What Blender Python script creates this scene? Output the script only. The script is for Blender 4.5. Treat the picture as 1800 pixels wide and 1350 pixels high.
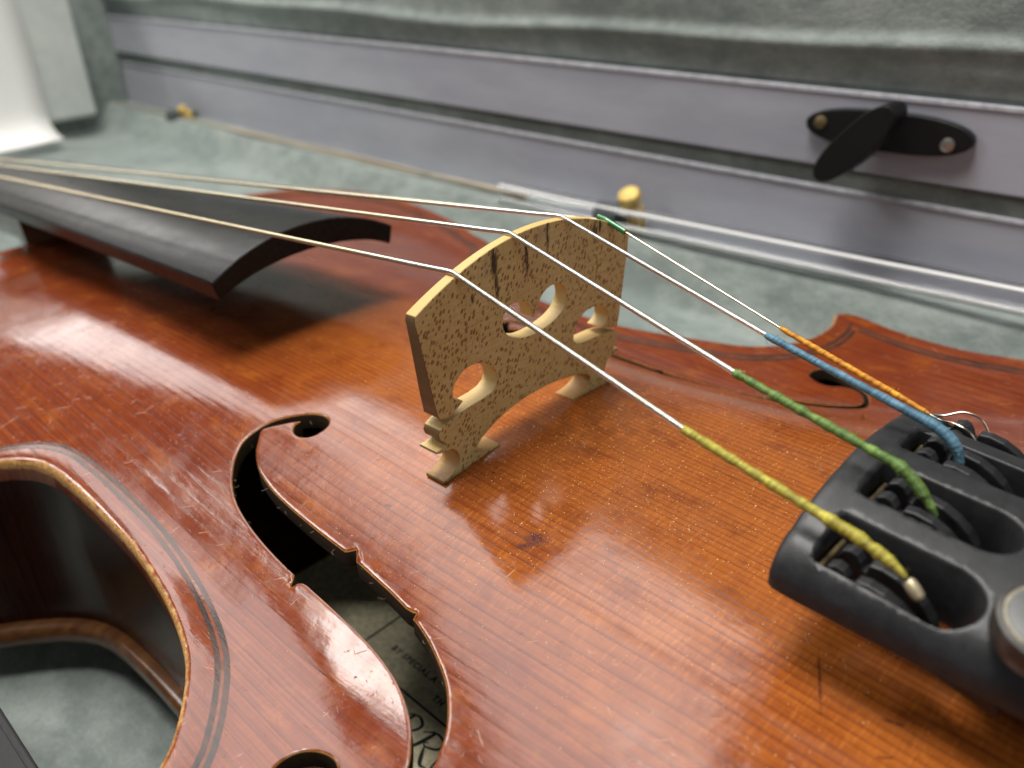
import bpy, bmesh, math, random
import numpy as np
from mathutils import Vector, Matrix
from mathutils.geometry import delaunay_2d_cdt

# ---------------------------------------------------------------- camera, world, lamps, exposure
S = 0.01                      # all lengths below are millimetres; 1 Blender unit = 100 mm
scene = bpy.context.scene
for o in list(bpy.data.objects): bpy.data.objects.remove(o)
COL = scene.collection

CAM = np.array([81.85062504, -87.02367506, 72.90577892])
RX = np.array([0.719416994, 0.693713710, -0.034627877])      # image right
RY = np.array([0.311345832, -0.366644083, -0.876718820])     # image down
RZ = np.array([-0.620888195, 0.619945173, -0.479755168])     # view direction
cd = bpy.data.cameras.new('camera'); cam = bpy.data.objects.new('camera', cd); COL.objects.link(cam)
M = Matrix(((RX[0], -RY[0], -RZ[0], CAM[0]*S), (RX[1], -RY[1], -RZ[1], CAM[1]*S), (RX[2], -RY[2], -RZ[2], CAM[2]*S), (0, 0, 0, 1)))
cam.matrix_world = M
cd.sensor_width = 36; cd.lens = 1504.6026998844907/1800*36
cd.clip_start = 0.01; cd.clip_end = 200
cd.dof.use_dof = True; cd.dof.focus_distance = 1.18; cd.dof.aperture_fstop = 2.0
scene.camera = cam

w = bpy.data.worlds.new('World'); scene.world = w; w.use_nodes = True
bg = w.node_tree.nodes['Background']; bg.inputs['Color'].default_value = (0.92, 0.95, 1.0, 1); bg.inputs['Strength'].default_value = 0.05

def lamp(name, loc, target, sx, sy, power, col):
    ld = bpy.data.lights.new(name, 'AREA'); ld.shape = 'RECTANGLE'; ld.size = sx*S; ld.size_y = sy*S
    ld.energy = power; ld.color = col
    ob = bpy.data.objects.new(name, ld); COL.objects.link(ob)
    ob.location = Vector(loc)*S
    ob.rotation_euler = (Vector(target)-Vector(loc)).to_track_quat('-Z', 'Y').to_euler()
    return ob
lamp('key_lamp', (-730, -417, 555), (0, -30, 0), 230, 190, 190, (1.0, 0.96, 0.90))
lamp('ceiling_panel', (-620, 330, 950), (-560, 330, 0), 1250, 720, 960, (1.0, 0.98, 0.95))
lamp('overhead_lamp', (-90, -62, 760), (-30, -10, 0), 320, 250, 590, (1.0, 0.97, 0.92))
lamp('front_fill', (900, -320, 480), (0, 0, 10), 600, 500, 135, (1.0, 0.98, 0.94))  # added fill from the front to brighten the bridge face, not a window
lamp('bright_wall', (-1150, 380, 640), (0, 380, 500), 640, 800, 580, (1.0, 0.97, 0.94))
scene.view_settings.view_transform = 'Standard'; scene.view_settings.look = 'None'
scene.view_settings.exposure = 0.38; scene.view_settings.gamma = 1.0

# ---------------------------------------------------------------- object helpers
def thing(name, label, cat, base, group=None):
    o = bpy.data.objects.new(name, None); COL.objects.link(o)
    o.empty_display_size = 0.05
    o.location = Vector(base)*S; o['label'] = label; o['category'] = cat
    if group: o['group'] = group
    return o
def world_base(o):
    p = Vector((0, 0, 0))
    while o is not None: p = p + o.location; o = o.parent
    return p
def part(name, verts, faces, mat, parent=None, smooth=True, uv=None, label=None, kind=None, mats=None, fmat=None, angle=None):
    v = np.asarray(verts, float)*S
    if parent is not None: v = v - np.array(world_base(parent))
    me = bpy.data.meshes.new(name)
    me.from_pydata(v.tolist(), [], [tuple(int(i) for i in f) for f in faces])
    for m in (mats or [mat]): me.materials.append(m)
    if fmat is not None: me.polygons.foreach_set('material_index', list(fmat))
    if smooth:
        me.polygons.foreach_set('use_smooth', [True]*len(me.polygons))
        if angle is not None: me.set_sharp_from_angle(angle=math.radians(angle))
    if uv is not None:
        lay = me.uv_layers.new(name='UVMap')
        li = np.empty(len(me.loops), int); me.loops.foreach_get('vertex_index', li)
        lay.data.foreach_set('uv', np.asarray(uv, float)[li].ravel())
    me.update()
    o = bpy.data.objects.new(name, me); COL.objects.link(o)
    if parent is not None: o.parent = parent
    if label: o['label'] = label
    if kind: o['kind'] = kind
    return o
def tag(o, label, cat, group=None):
    o['label'] = label; o['category'] = cat
    if group: o['group'] = group
def bevel(o, width, seg=3, ang=35):
    m = o.modifiers.new('bevel', 'BEVEL'); m.width = width*S; m.segments = seg; m.limit_method = 'ANGLE'; m.angle_limit = math.radians(ang); m.harden_normals = False
    return o
def joinm(*ms):
    V = []; Fc = []
    for v, f in ms:
        k = len(V); V.extend([tuple(p) for p in v]); Fc.extend([tuple(i+k for i in q) for q in f])
    return V, Fc
def box(c, sz, R=None):
    v = [Vector(((i & 1)-.5, ((i >> 1) & 1)-.5, ((i >> 2) & 1)-.5)) for i in range(8)]
    v = [Vector((p.x*sz[0], p.y*sz[1], p.z*sz[2])) for p in v]
    if R is not None: v = [R @ p for p in v]
    v = [tuple(p+Vector(c)) for p in v]
    return v, [(0, 2, 3, 1), (4, 5, 7, 6), (0, 1, 5, 4), (2, 6, 7, 3), (0, 4, 6, 2), (1, 3, 7, 5)]
def catmull(P, step=0.5):
    P = np.asarray(P, float); out = []
    Q = np.vstack([2*P[0]-P[1], P, 2*P[-1]-P[-2]])
    for i in range(1, len(Q)-2):
        p0, p1, p2, p3 = Q[i-1], Q[i], Q[i+1], Q[i+2]
        n = max(2, int(np.linalg.norm(p2-p1)/step))
        for k in range(n):
            t = k/n
            out.append(0.5*((2*p1)+(-p0+p2)*t+(2*p0-5*p1+4*p2-p3)*t*t+(-p0+3*p1-3*p2+p3)*t**3))
    out.append(Q[-2]); return np.array(out)
def tube(path, rad, n=10, rfun=None, cap=True):
    P = np.asarray(path, float); L = np.concatenate([[0], np.cumsum(np.linalg.norm(np.diff(P, axis=0), axis=1))])
    T = np.gradient(P, axis=0); T /= np.linalg.norm(T, axis=1)[:, None]
    ref = np.array([0, 0, 1.0]) if abs(T[0][2]) < .9 else np.array([0, 1.0, 0])
    V = []; UV = []; b0 = ref
    for i, p in enumerate(P):
        a = np.cross(T[i], b0); a /= np.linalg.norm(a); b = np.cross(a, T[i]); b0 = b
        for k in range(n):
            th = 2*math.pi*k/n; r = rad if np.isscalar(rad) else rad[i]
            if rfun: r *= rfun(L[i], th)
            V.append(p+r*(math.cos(th)*a+math.sin(th)*b)); UV.append((L[i], k/n))
    F = []
    for i in range(len(P)-1):
        for k in range(n): F.append((i*n+k, i*n+(k+1) % n, (i+1)*n+(k+1) % n, (i+1)*n+k))
    if cap: F.append(tuple(range(n))[::-1]); F.append(tuple((len(P)-1)*n+k for k in range(n)))
    return V, F, UV
def lathe(prof, c, axis=(0, 0, 1), n=40):
    # prof: list of (r, h); axis direction
    ax = Vector(axis).normalized(); a = ax.orthogonal().normalized(); b = ax.cross(a)
    V = []; F = []
    for r, h in prof:
        for k in range(n):
            t = 2*math.pi*k/n; V.append(tuple(Vector(c)+ax*h+a*(r*math.cos(t))+b*(r*math.sin(t))))
    m = len(prof)
    for i in range(m-1):
        for k in range(n): F.append((i*n+k, i*n+(k+1) % n, (i+1)*n+(k+1) % n, (i+1)*n+k))
    F.append(tuple(range(n))[::-1]); F.append(tuple((m-1)*n+k for k in range(n)))
    return V, F
def prism(poly, axis, a, b):
    # poly of 2D points extruded along axis index from a to b (convex or concave caps as ngons)
    def put(p, t):
        q = [0, 0, 0]; oth = [i for i in range(3) if i != axis]; q[oth[0]] = p[0]; q[oth[1]] = p[1]; q[axis] = t; return tuple(q)
    n = len(poly); V = [put(p, a) for p in poly]+[put(p, b) for p in poly]
    F = [tuple(range(n)), tuple(range(2*n-1, n-1, -1))]+[(i, i+n, (i+1) % n+n, (i+1) % n) for i in range(n)]
    bm = bmesh.new(); vs = [bm.verts.new(v) for v in V]
    for f in F: bm.faces.new([vs[i] for i in f])
    bmesh.ops.recalc_face_normals(bm, faces=bm.faces); bmesh.ops.triangulate(bm, faces=[f for f in bm.faces if len(f.verts) > 4])
    bm.verts.index_update(); V = [tuple(v.co) for v in bm.verts]; F = [tuple(v.index for v in f.verts) for f in bm.faces]; bm.free()
    return V, F
def inside(P, poly):
    P = np.asarray(P); poly = np.asarray(poly); x, y = P[:, 0], P[:, 1]; c = np.zeros(len(P), bool); n = len(poly)
    for i in range(n):
        x1, y1 = poly[i]; x2, y2 = poly[(i+1) % n]
        if y1 == y2: continue
        c ^= ((y1 > y) != (y2 > y)) & (x < (x2-x1)*(y-y1)/(y2-y1)+x1)
    return c
def dist_loop(P, poly):
    P = np.asarray(P, float); A = np.asarray(poly, float); B = np.roll(A, -1, 0); best = np.full(len(P), 1e9)
    for a, b in zip(A, B):
        d = b-a; L = max(d@d, 1e-12); t = np.clip(((P-a)@d)/L, 0, 1); best = np.minimum(best, np.hypot(*(P-a-t[:, None]*d).T))
    return best
def resample(poly, step, closed=True):
    P = np.asarray(poly, float)
    if closed: P = np.vstack([P, P[:1]])
    L = np.concatenate([[0], np.cumsum(np.hypot(*np.diff(P, axis=0).T))]); n = max(4, int(L[-1]/step))
    t = np.linspace(0, L[-1], n+1); Q = np.stack([np.interp(t, L, P[:, 0]), np.interp(t, L, P[:, 1])], 1)
    return Q[:-1] if closed else Q
def cdt(outer, holes, pts):
    V = [tuple(p) for p in outer]; E = [(i, (i+1) % len(outer)) for i in range(len(outer))]; loops = [len(outer)]
    for h in holes:
        k = len(V); V += [tuple(p) for p in h]; E += [(k+i, k+(i+1) % len(h)) for i in range(len(h))]; loops.append(len(h))
    V += [tuple(p) for p in pts]
    r = delaunay_2d_cdt([Vector(v) for v in V], E, [], 0, 1e-7)
    ov = np.array([tuple(v) for v in r[0]]); of = r[2]
    cen = np.array([ov[list(f)].mean(0) for f in of]); keep = inside(cen, outer)
    for h in holes: keep &= ~inside(cen, h)
    tri = []
    for f, k in zip(of, keep):
        if k:
            a, b, c = ov[list(f)]
            ar = (b[0]-a[0])*(c[1]-a[1])-(b[1]-a[1])*(c[0]-a[0])
            tri.append(tuple(f) if ar > 0 else tuple(f[::-1]))
    return ov, tri
def solidify(ov, tri, ztop, zbot):
    # closed solid between two height lists over the same triangulation
    n = len(ov); V = [(p[0], p[1], z) for p, z in zip(ov, ztop)]+[(p[0], p[1], z) for p, z in zip(ov, zbot)]
    F = [tuple(t) for t in tri]+[(t[2]+n, t[1]+n, t[0]+n) for t in tri]
    ed = {}
    for t in tri:
        for a, b in ((t[0], t[1]), (t[1], t[2]), (t[2], t[0])): ed[(a, b)] = 1
    for (a, b) in list(ed):
        if (b, a) not in ed: F.append((b, a, a+n, b+n))
    return V, F, len(tri)
random.seed(7); rng = np.random.default_rng(11)

# ---------------------------------------------------------------- material helpers
def new_mat(name):
    m = bpy.data.materials.new(name); m.use_nodes = True; nt = m.node_tree
    return m, nt, nt.nodes['Principled BSDF']
class NB:
    def __init__(s, nt): s.nt = nt
    def node(s, t, ins=None, **pr):
        n = s.nt.nodes.new(t)
        for k, v in pr.items(): setattr(n, k, v)
        for k, v in (ins or {}).items(): s.put(n.inputs[k], v)
        return n
    def put(s, sock, v):
        if isinstance(v, bpy.types.NodeSocket): s.nt.links.new(v, sock)
        else: sock.default_value = v
    def m(s, op, a, b=None, c=None, clamp=False):
        n = s.nt.nodes.new('ShaderNodeMath'); n.operation = op; n.use_clamp = clamp
        s.put(n.inputs[0], a)
        if b is not None: s.put(n.inputs[1], b)
        if c is not None: s.put(n.inputs[2], c)
        return n.outputs[0]
    def pos(s, scale=1/S):          # object coordinates in millimetres
        t = s.node('ShaderNodeTexCoord'); v = s.node('ShaderNodeVectorMath', operation='SCALE'); s.nt.links.new(t.outputs['Object'], v.inputs[0]); v.inputs['Scale'].default_value = scale
        return v.outputs[0]
    def mul(s, v, t):
        n = s.node('ShaderNodeVectorMath', operation='MULTIPLY'); s.nt.links.new(v, n.inputs[0]); n.inputs[1].default_value = t; return n.outputs[0]
    def sep(s, v):
        n = s.node('ShaderNodeSeparateXYZ'); s.nt.links.new(v, n.inputs[0]); return n.outputs
    def comb(s, x, y, z):
        n = s.node('ShaderNodeCombineXYZ')
        for i, q in enumerate((x, y, z)): s.put(n.inputs[i], q)
        return n.outputs[0]
    def noise(s, v, sc, det=3, rough=.55, dist=0, col=False):
        n = s.node('ShaderNodeTexNoise', {'Vector': v, 'Scale': sc, 'Detail': det, 'Roughness': rough, 'Distortion': dist}); return n.outputs['Color' if col else 'Fac']
    def smooth(s, x, a, b, o0=0., o1=1.):
        n = s.node('ShaderNodeMapRange', {'Value': x, 'From Min': a, 'From Max': b, 'To Min': o0, 'To Max': o1}, interpolation_type='SMOOTHSTEP'); return n.outputs[0]
    def mix(s, f, a, b, mode='MIX'):
        n = s.node('ShaderNodeMix', data_type='RGBA', blend_type=mode); s.put(n.inputs['Factor'], f)
        for k, v in ((6, a), (7, b)):
            if not isinstance(v, bpy.types.NodeSocket): v = (*v, 1)
            s.put(n.inputs[k], v)
        return n.outputs[2]
    def bump(s, h, st, dist, nrm=None):
        n = s.node('ShaderNodeBump', {'Height': h, 'Strength': st, 'Distance': dist})
        if nrm is not None: s.put(n.inputs['Normal'], nrm)
        return n.outputs[0]
    def ell(s, X, Y, cx, cy, rx, ry, ang=0, soft=.6):    # soft ellipse mask
        c, q = math.cos(ang), math.sin(ang)
        dx = s.m('SUBTRACT', X, cx); dy = s.m('SUBTRACT', Y, cy)
        u = s.m('DIVIDE', s.m('ADD', s.m('MULTIPLY', dx, c), s.m('MULTIPLY', dy, q)), rx)
        v = s.m('DIVIDE', s.m('SUBTRACT', s.m('MULTIPLY', dy, c), s.m('MULTIPLY', dx, q)), ry)
        r = s.m('SQRT', s.m('ADD', s.m('MULTIPLY', u, u), s.m('MULTIPLY', v, v)))
        return s.smooth(r, 1.0, soft)
def simple(name, col, rough, metal=0., bumpsc=None, bumpst=.1, coat=0., colvar=.0, varsc=.4, spec=.5, sheen=0.):
    m, nt, b = new_mat(name); n = NB(nt); p = n.pos()
    if colvar:
        f = n.noise(p, varsc, 4, .6); c = n.mix(n.smooth(f, .3, .7), tuple(x*(1-colvar) for x in col), tuple(min(1, x*(1+colvar)) for x in col)); n.put(b.inputs['Base Color'], c)
    else: b.inputs['Base Color'].default_value = (*col, 1)
    b.inputs['Roughness'].default_value = rough; b.inputs['Metallic'].default_value = metal; b.inputs['Coat Weight'].default_value = coat
    b.inputs['Specular IOR Level'].default_value = spec
    if sheen: b.inputs['Sheen Weight'].default_value = sheen; b.inputs['Sheen Roughness'].default_value = .4
    if bumpsc: n.put(b.inputs['Normal'], n.bump(n.noise(p, bumpsc, 3, .6), bumpst, .003))
    return m

# varnished spruce of the violin's top
def mat_spruce():
    m, nt, b = new_mat('varnished_spruce'); n = NB(nt); p = n.pos(); X, Y, Z = n.sep(p)
    wob = n.m('MULTIPLY', n.m('SUBTRACT', n.noise(n.mul(p, (.010, .06, 0)), 1, 2, .5), .5), 3.4)
    wob2 = n.m('MULTIPLY', n.m('SUBTRACT', n.noise(n.mul(p, (.09, .7, 0)), 1, 2, .5), .5), .5)
    Yw = n.m('ADD', n.m('ADD', Y, wob), wob2)
    ay = n.m('ABSOLUTE', Yw)
    u = n.m('MULTIPLY', n.m('LOGARITHM', n.m('ADD', n.m('DIVIDE', ay, 42.), 1.), math.e), 42.*1.1)
    fr = n.m('FRACT', u)
    late = n.m('POWER', fr, 4.5)
    late = n.m('MULTIPLY', late, n.smooth(n.noise(n.mul(p, (.03, .8, 0)), 1, 3, .6), .25, .6, .4, 1.))
    streak = n.noise(n.mul(p, (.03, 2.6, 0)), 1, 4, .65)
    silkm = n.m('MULTIPLY', n.smooth(n.m('ABSOLUTE', Y), 38., 24., .15, 1.), n.smooth(X, -45., 0., .25, 1.))
    silk = n.noise(n.mul(p, (2.3, .32, 0)), 1, 3, .6)
    fine = n.noise(n.mul(p, (.5, 5., 0)), 1, 3, .6)
    blot = n.noise(n.mul(p, (.045, .06, 0)), 1, 4, .6)
    # varnish colour: redder to the sides and upper bout, golden-orange down the middle and lower bout
    dY = n.m('SUBTRACT', Y, 2.0)
    redf = n.m('ADD', n.m('MULTIPLY', n.m('ABSOLUTE', dY), .022), n.m('MULTIPLY', X, -.0045))
    redf = n.m('ADD', redf, n.m('MULTIPLY', n.m('SUBTRACT', blot, .5), .9))
    redf = n.smooth(redf, -.05, 1.05)
    base = n.mix(redf, (.300, .083, .0145), (.138, .0225, .008))
    base = n.mix(n.m('MULTIPLY', n.smooth(streak, .35, .72), .2), base, (.50, .15, .02))
    base = n.mix(n.m('MULTIPLY', n.m('MULTIPLY', n.smooth(silk, .50, .72), silkm), .36), base, (.56, .19, .032))
    base = n.mix(n.m('MULTIPLY', n.m('MULTIPLY', n.smooth(silk, .47, .28), silkm), .3), base, (.16, .03, .007))
    base = n.mix(n.m('MULTIPLY', late, .8), base, (.085, .018, .007))
    base = n.mix(n.m('MULTIPLY', n.smooth(fine, .55, .8), .18), base, (.12, .03, .01))
    mot = n.noise(n.mul(p, (.11, .17, 0)), 1, 5, .68)
    base = n.mix(n.m('MULTIPLY', n.smooth(mot, .50, .70), .5), base, (.10, .014, .005))
    base = n.mix(n.m('MULTIPLY', n.smooth(mot, .48, .30), .25), base, (.43, .135, .016))
    dark_clouds = n.m('MULTIPLY', n.ell(X, Y, 8., 4., 15., 17., 0, .1), n.smooth(n.noise(n.mul(p, (.3, .25, 0)), 1, 4, .65), .32, .62))  # darker clouds in the varnish colour between and beside the bridge feet
    base = n.mix(n.m('MULTIPLY', dark_clouds, .5), base, (.075, .022, .010))
    # dark dents and stains of the varnish
    spots = n.noise(n.mul(p, (.55, .75, 0)), 1, 5, .62, .4)
    base = n.mix(n.smooth(spots, .755, .80, 0, .7), base, (.05, .014, .012))
    brk = n.noise(n.mul(p, (1.3, 1.6, 0)), 1, 4, .7)
    st = n.m('MULTIPLY', n.m('MAXIMUM', n.ell(X, Y, 19.59, -21.45, 2.4, 1.7, .4, .1), n.m('MULTIPLY', n.ell(X, Y, 19.29, -23.08, 2.4, .9, .8, .1), .9)), n.smooth(brk, .36, .50))
    base = n.mix(n.m('MULTIPLY', st, .9), base, (.045, .018, .026))
    st2 = n.ell(X, Y, 58.45, -18.76, 5.6, .26, -1.07, .2)
    for a in ((60.4, -22.6, .55, .2, .5), (66.5, -18.6, 1.7, .33, .35), (-3.9, -28.2, 1.0, .35, .3), (67.5, -23.0, 1.2, .2, .7), (48.5, -8.7, 1.1, .3, .2), (5., -15., .8, .25, 1.2)):
        st2 = n.m('MAXIMUM', st2, n.ell(X, Y, *a, .3))
    base = n.mix(n.m('MULTIPLY', n.m('MULTIPLY', st2, n.smooth(brk, .3, .55)), .85), base, (.035, .012, .008))
    # bare worn wood along the outer edge and around the sound holes (attributes written on the mesh)
    ed = n.node('ShaderNodeAttribute', attribute_name='edge_d').outputs['Fac']; fd = n.node('ShaderNodeAttribute', attribute_name='hole_d').outputs['Fac']
    wn = n.noise(p, .35, 5, .7); wn2 = n.noise(p, 1.6, 4, .7)
    wear = n.smooth(n.m('ADD', ed, n.m('MULTIPLY', n.m('SUBTRACT', wn, .5), 1.9)), .85, .35)
    bare = n.mix(n.smooth(wn2, .35, .62), (.56, .33, .10), (.30, .13, .035))
    base = n.mix(n.m('MULTIPLY', wear, .9), base, bare)
    wear2 = n.smooth(n.m('ADD', fd, n.m('MULTIPLY', n.m('SUBTRACT', wn2, .5), .25)), .12, .02)
    base = n.mix(n.m('MULTIPLY', wear2, .85), base, (.50, .25, .06))
    # scratches in the varnish left of the sound hole
    def scr(ang, sc, seed):
        c, q = math.cos(ang), math.sin(ang)
        r = n.comb(n.m('ADD', n.m('MULTIPLY', X, c*.16), n.m('MULTIPLY', Y, q*.16)), n.m('ADD', n.m('MULTIPLY', Y, c*2.3), n.m('MULTIPLY', X, -q*2.3)), seed)
        return n.smooth(n.noise(r, sc, 2, .5), .735, .76)
    sc = n.m('MAXIMUM', scr(.7, 1.1, 3.3), n.m('MAXIMUM', scr(-.5, 1.3, 9.1), scr(1.45, .9, 5.7)))
    area = n.smooth(n.m('ADD', n.m('ABSOLUTE', Y), n.m('MULTIPLY', wn, 20.)), 34., 44., .12, 1.)
    sc = n.m('MULTIPLY', sc, area)
    base = n.mix(n.m('MULTIPLY', sc, .35), base, (.55, .33, .22))
    n.put(b.inputs['Base Color'], base)
    rg = n.m('ADD', .11, n.m('MULTIPLY', n.smooth(n.noise(p, .16, 5, .65), .35, .75), .12))
    rg = n.m('ADD', rg, n.m('MULTIPLY', sc, .25)); rg = n.m('ADD', rg, n.m('MULTIPLY', wear, .3))
    rg = n.m('ADD', rg, n.m('MULTIPLY', n.ell(X, Y, 14., 0., 40., 26., 0, .1), .03))
    n.put(b.inputs['Roughness'], rg)
    b.inputs['IOR'].default_value = 1.52; b.inputs['Specular IOR Level'].default_value = .55
    chips = n.noise(n.mul(p, (.9, 1.3, .9)), 1, 5, .66, .5)
    chipm = n.m('MULTIPLY', n.smooth(chips, .63, .70), area)
    h = n.m('ADD', n.m('MULTIPLY', late, -.30), n.m('MULTIPLY', n.noise(n.mul(p, (.12, 1.3, 0)), 1, 3, .6), .30))
    h = n.m('ADD', h, n.m('MULTIPLY', n.noise(p, .30, 3, .5), .9))
    h = n.m('SUBTRACT', h, n.m('MULTIPLY', sc, .7)); h = n.m('SUBTRACT', h, n.m('MULTIPLY', chipm, .55))
    h = n.m('ADD', h, n.m('MULTIPLY', n.noise(p, 2.6, 2, .5), .06))
    n.put(b.inputs['Normal'], n.bump(h, .32, .0012))
    return m
def mat_wood(name, c1, c2, axis, rough, coat=0., lines=1.2, spec=.5):
    m, nt, b = new_mat(name); n = NB(nt); p = n.pos(); sc = [lines]*3; sc[axis] = lines*.05
    f = n.noise(n.mul(p, tuple(sc)), 1, 4, .6); g = n.noise(p, .12, 3, .5)
    c = n.mix(n.smooth(f, .3, .7), c1, c2); c = n.mix(n.m('MULTIPLY', n.smooth(g, .4, .7), .4), c, tuple(x*.6 for x in c1))
    n.put(b.inputs['Base Color'], c); b.inputs['Roughness'].default_value = rough; b.inputs['Coat Weight'].default_value = coat; b.inputs['Coat Roughness'].default_value = .15
    b.inputs['Specular IOR Level'].default_value = spec
    n.put(b.inputs['Normal'], n.bump(n.m('ADD', f, n.noise(p, 2.5, 3, .6)), .15, .002))
    return m
def mat_bridge():
    m, nt, b = new_mat('flecked_maple'); n = NB(nt); p = n.pos(); X, Y, Z = n.sep(p)
    # flecks: slanted lens shapes seen on the face (y,z)
    wob = n.noise(n.mul(p, (.2, .2, .2)), 1, 2, .5)
    a = math.radians(28); c, q = math.cos(a), math.sin(a)
    yy = n.m('SUBTRACT', n.m('MULTIPLY', Y, c), n.m('MULTIPLY', Z, q)); zz = n.m('ADD', n.m('MULTIPLY', Z, c), n.m('MULTIPLY', Y, q))
    jit = n.noise(p, .9, 2, .5)
    v = n.comb(n.m('ADD', n.m('MULTIPLY', yy, 1.7), n.m('MULTIPLY', jit, .5)), n.m('ADD', n.m('MULTIPLY', zz, 1.02), n.m('MULTIPLY', wob, .8)), n.m('MULTIPLY', X, .12))
    vo = n.node('ShaderNodeTexVoronoi', {'Vector': v, 'Scale': 1.0, 'Randomness': .92}, feature='F1'); d = vo.outputs['Distance']; rc = n.sep(vo.outputs['Color'])
    thr = n.m('ADD', .22, n.m('MULTIPLY', rc[0], .22))
    fl = n.smooth(n.m('SUBTRACT', d, thr), .07, -.05)
    fl = n.m('MULTIPLY', fl, n.smooth(rc[1], .12, .2))
    gr = n.noise(n.mul(p, (1.5, .35, 3.2)), 1, 4, .65); gr2 = n.noise(n.mul(p, (1., 2.8, .22)), 1, 4, .6); big = n.noise(p, .07, 3, .6)
    base = n.mix(n.smooth(gr, .3, .7), (.56, .44, .185), (.67, .56, .27))
    base = n.mix(n.m('MULTIPLY', n.smooth(gr2, .5, .75), .35), base, (.30, .165, .06))
    base = n.mix(n.m('MULTIPLY', n.smooth(big, .35, .7), .3), base, (.46, .28, .09))
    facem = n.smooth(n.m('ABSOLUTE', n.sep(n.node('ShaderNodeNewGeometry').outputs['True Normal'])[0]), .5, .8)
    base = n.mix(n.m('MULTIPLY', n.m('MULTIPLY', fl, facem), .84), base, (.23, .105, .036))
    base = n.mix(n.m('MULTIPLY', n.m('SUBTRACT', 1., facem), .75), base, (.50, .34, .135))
    # darker brown on the near outer flank of the bridge
    fla = n.m('MULTIPLY', n.smooth(n.m('MULTIPLY', n.sep(n.node('ShaderNodeNewGeometry').outputs['True Normal'])[1], -1.), .6, .9), n.smooth(Y, -20., -21.5))
    base = n.mix(n.m('MULTIPLY', fla, .8), base, (.125, .062, .026))
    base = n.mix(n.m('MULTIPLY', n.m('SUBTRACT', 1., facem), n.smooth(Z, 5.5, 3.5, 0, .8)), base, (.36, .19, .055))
    # graphite marks under earlier string notches
    br = n.noise(n.mul(p, (1., 2.2, .35)), 1, 4, .7)
    mk = None
    for cy, z0, z1, wd in ((-9.55, 28.0, 34.4, .95), (-9.1, 24.6, 30.4, .6), (-2.85, 26.2, 33.9, .55), (1.8, 29.6, 34.9, .55), (13.1, 27.2, 31.8, .85), (14.3, 28.2, 31.6, .45), (-13.9, 26.2, 28.1, .5)):
        e = n.ell(Y, Z, cy, (z0+z1)/2, wd, (z1-z0)/2*1.1, .05, .35); mk = e if mk is None else n.m('MAXIMUM', mk, e)
    mk = n.m('MULTIPLY', n.m('MULTIPLY', mk, n.smooth(br, .34, .5)), facem)
    base = n.mix(n.m('MULTIPLY', mk, .93), base, (.018, .015, .017))
    chp = n.m('MAXIMUM', n.ell(Y, Z, -11.2, 30.8, .9, 2.0, 0, .5), n.ell(Y, Z, .2, 32.3, 2.0, 1.3, 0, .4))
    base = n.mix(n.m('MULTIPLY', n.m('MULTIPLY', chp, n.smooth(br, .3, .6)), .55), base, (.40, .31, .22))
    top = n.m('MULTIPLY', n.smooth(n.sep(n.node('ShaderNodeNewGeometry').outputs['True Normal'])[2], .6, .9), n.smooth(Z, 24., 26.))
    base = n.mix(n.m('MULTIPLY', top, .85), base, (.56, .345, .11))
    # grimy foot joint
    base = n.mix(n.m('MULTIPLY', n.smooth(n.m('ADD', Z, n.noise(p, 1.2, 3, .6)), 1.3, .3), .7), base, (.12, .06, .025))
    n.put(b.inputs['Base Color'], base); n.put(b.inputs['Roughness'], n.m('ADD', .52, n.m('MULTIPLY', fl, -.1)))
    h = n.m('ADD', gr, n.m('MULTIPLY', fl, -.5)); h = n.m('ADD', h, n.m('MULTIPLY', chp, n.m('MULTIPLY', br, -1.5)))
    n.put(b.inputs['Normal'], n.bump(h, .25, .0014)); b.inputs['Specular IOR Level'].default_value = .35
    return m
def mat_velvet(name, c1, c2, sc):
    m, nt, b = new_mat(name); n = NB(nt); p = n.pos()
    big = n.noise(p, .035, 4, .6); mid = n.noise(n.mul(p, (1, 1.6, 1.6)), sc, 5, .7); pile = n.noise(p, 1.4, 3, .7)
    f = n.m('ADD', n.m('MULTIPLY', big, .5), n.m('MULTIPLY', mid, .5))
    c = n.mix(n.smooth(f, .36, .64), c1, c2); c = n.mix(n.m('MULTIPLY', n.smooth(pile, .4, .7), .25), c, tuple(x*.6 for x in c1))
    n.put(b.inputs['Base Color'], c); b.inputs['Roughness'].default_value = .95; b.inputs['Specular IOR Level'].default_value = .05
    b.inputs['Sheen Weight'].default_value = .55; b.inputs['Sheen Roughness'].default_value = .45; b.inputs['Sheen Tint'].default_value = (.80, .92, .88, 1)
    n.put(b.inputs['Normal'], n.bump(n.m('ADD', n.m('MULTIPLY', pile, 1.0), n.m('MULTIPLY', mid, 2.)), .5, .006))
    return m
def mat_ribbon():
    m, nt, b = new_mat('satin_ribbon'); n = NB(nt); p = n.pos()
    th = n.noise(n.mul(p, (.05, 3., 4.)), 1, 3, .6); big = n.noise(n.mul(p, (.02, .05, .08)), 1, 4, .6); wv = n.noise(n.mul(p, (2.2, 2.2, 2.2)), 1, 2, .5)
    c = n.mix(n.smooth(big, .3, .7), (.29, .30, .355), (.37, .38, .43)); c = n.mix(n.m('MULTIPLY', n.smooth(th, .4, .7), .3), c, (.33, .33, .39))
    n.put(b.inputs['Base Color'], c); b.inputs['Roughness'].default_value = .42; b.inputs['Specular IOR Level'].default_value = .55; b.inputs['Anisotropic'].default_value = .5
    b.inputs['Sheen Weight'].default_value = .25
    n.put(b.inputs['Normal'], n.bump(n.m('ADD', n.m('MULTIPLY', th, .5), n.m('MULTIPLY', wv, 1.)), .15, .003))
    return m
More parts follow.
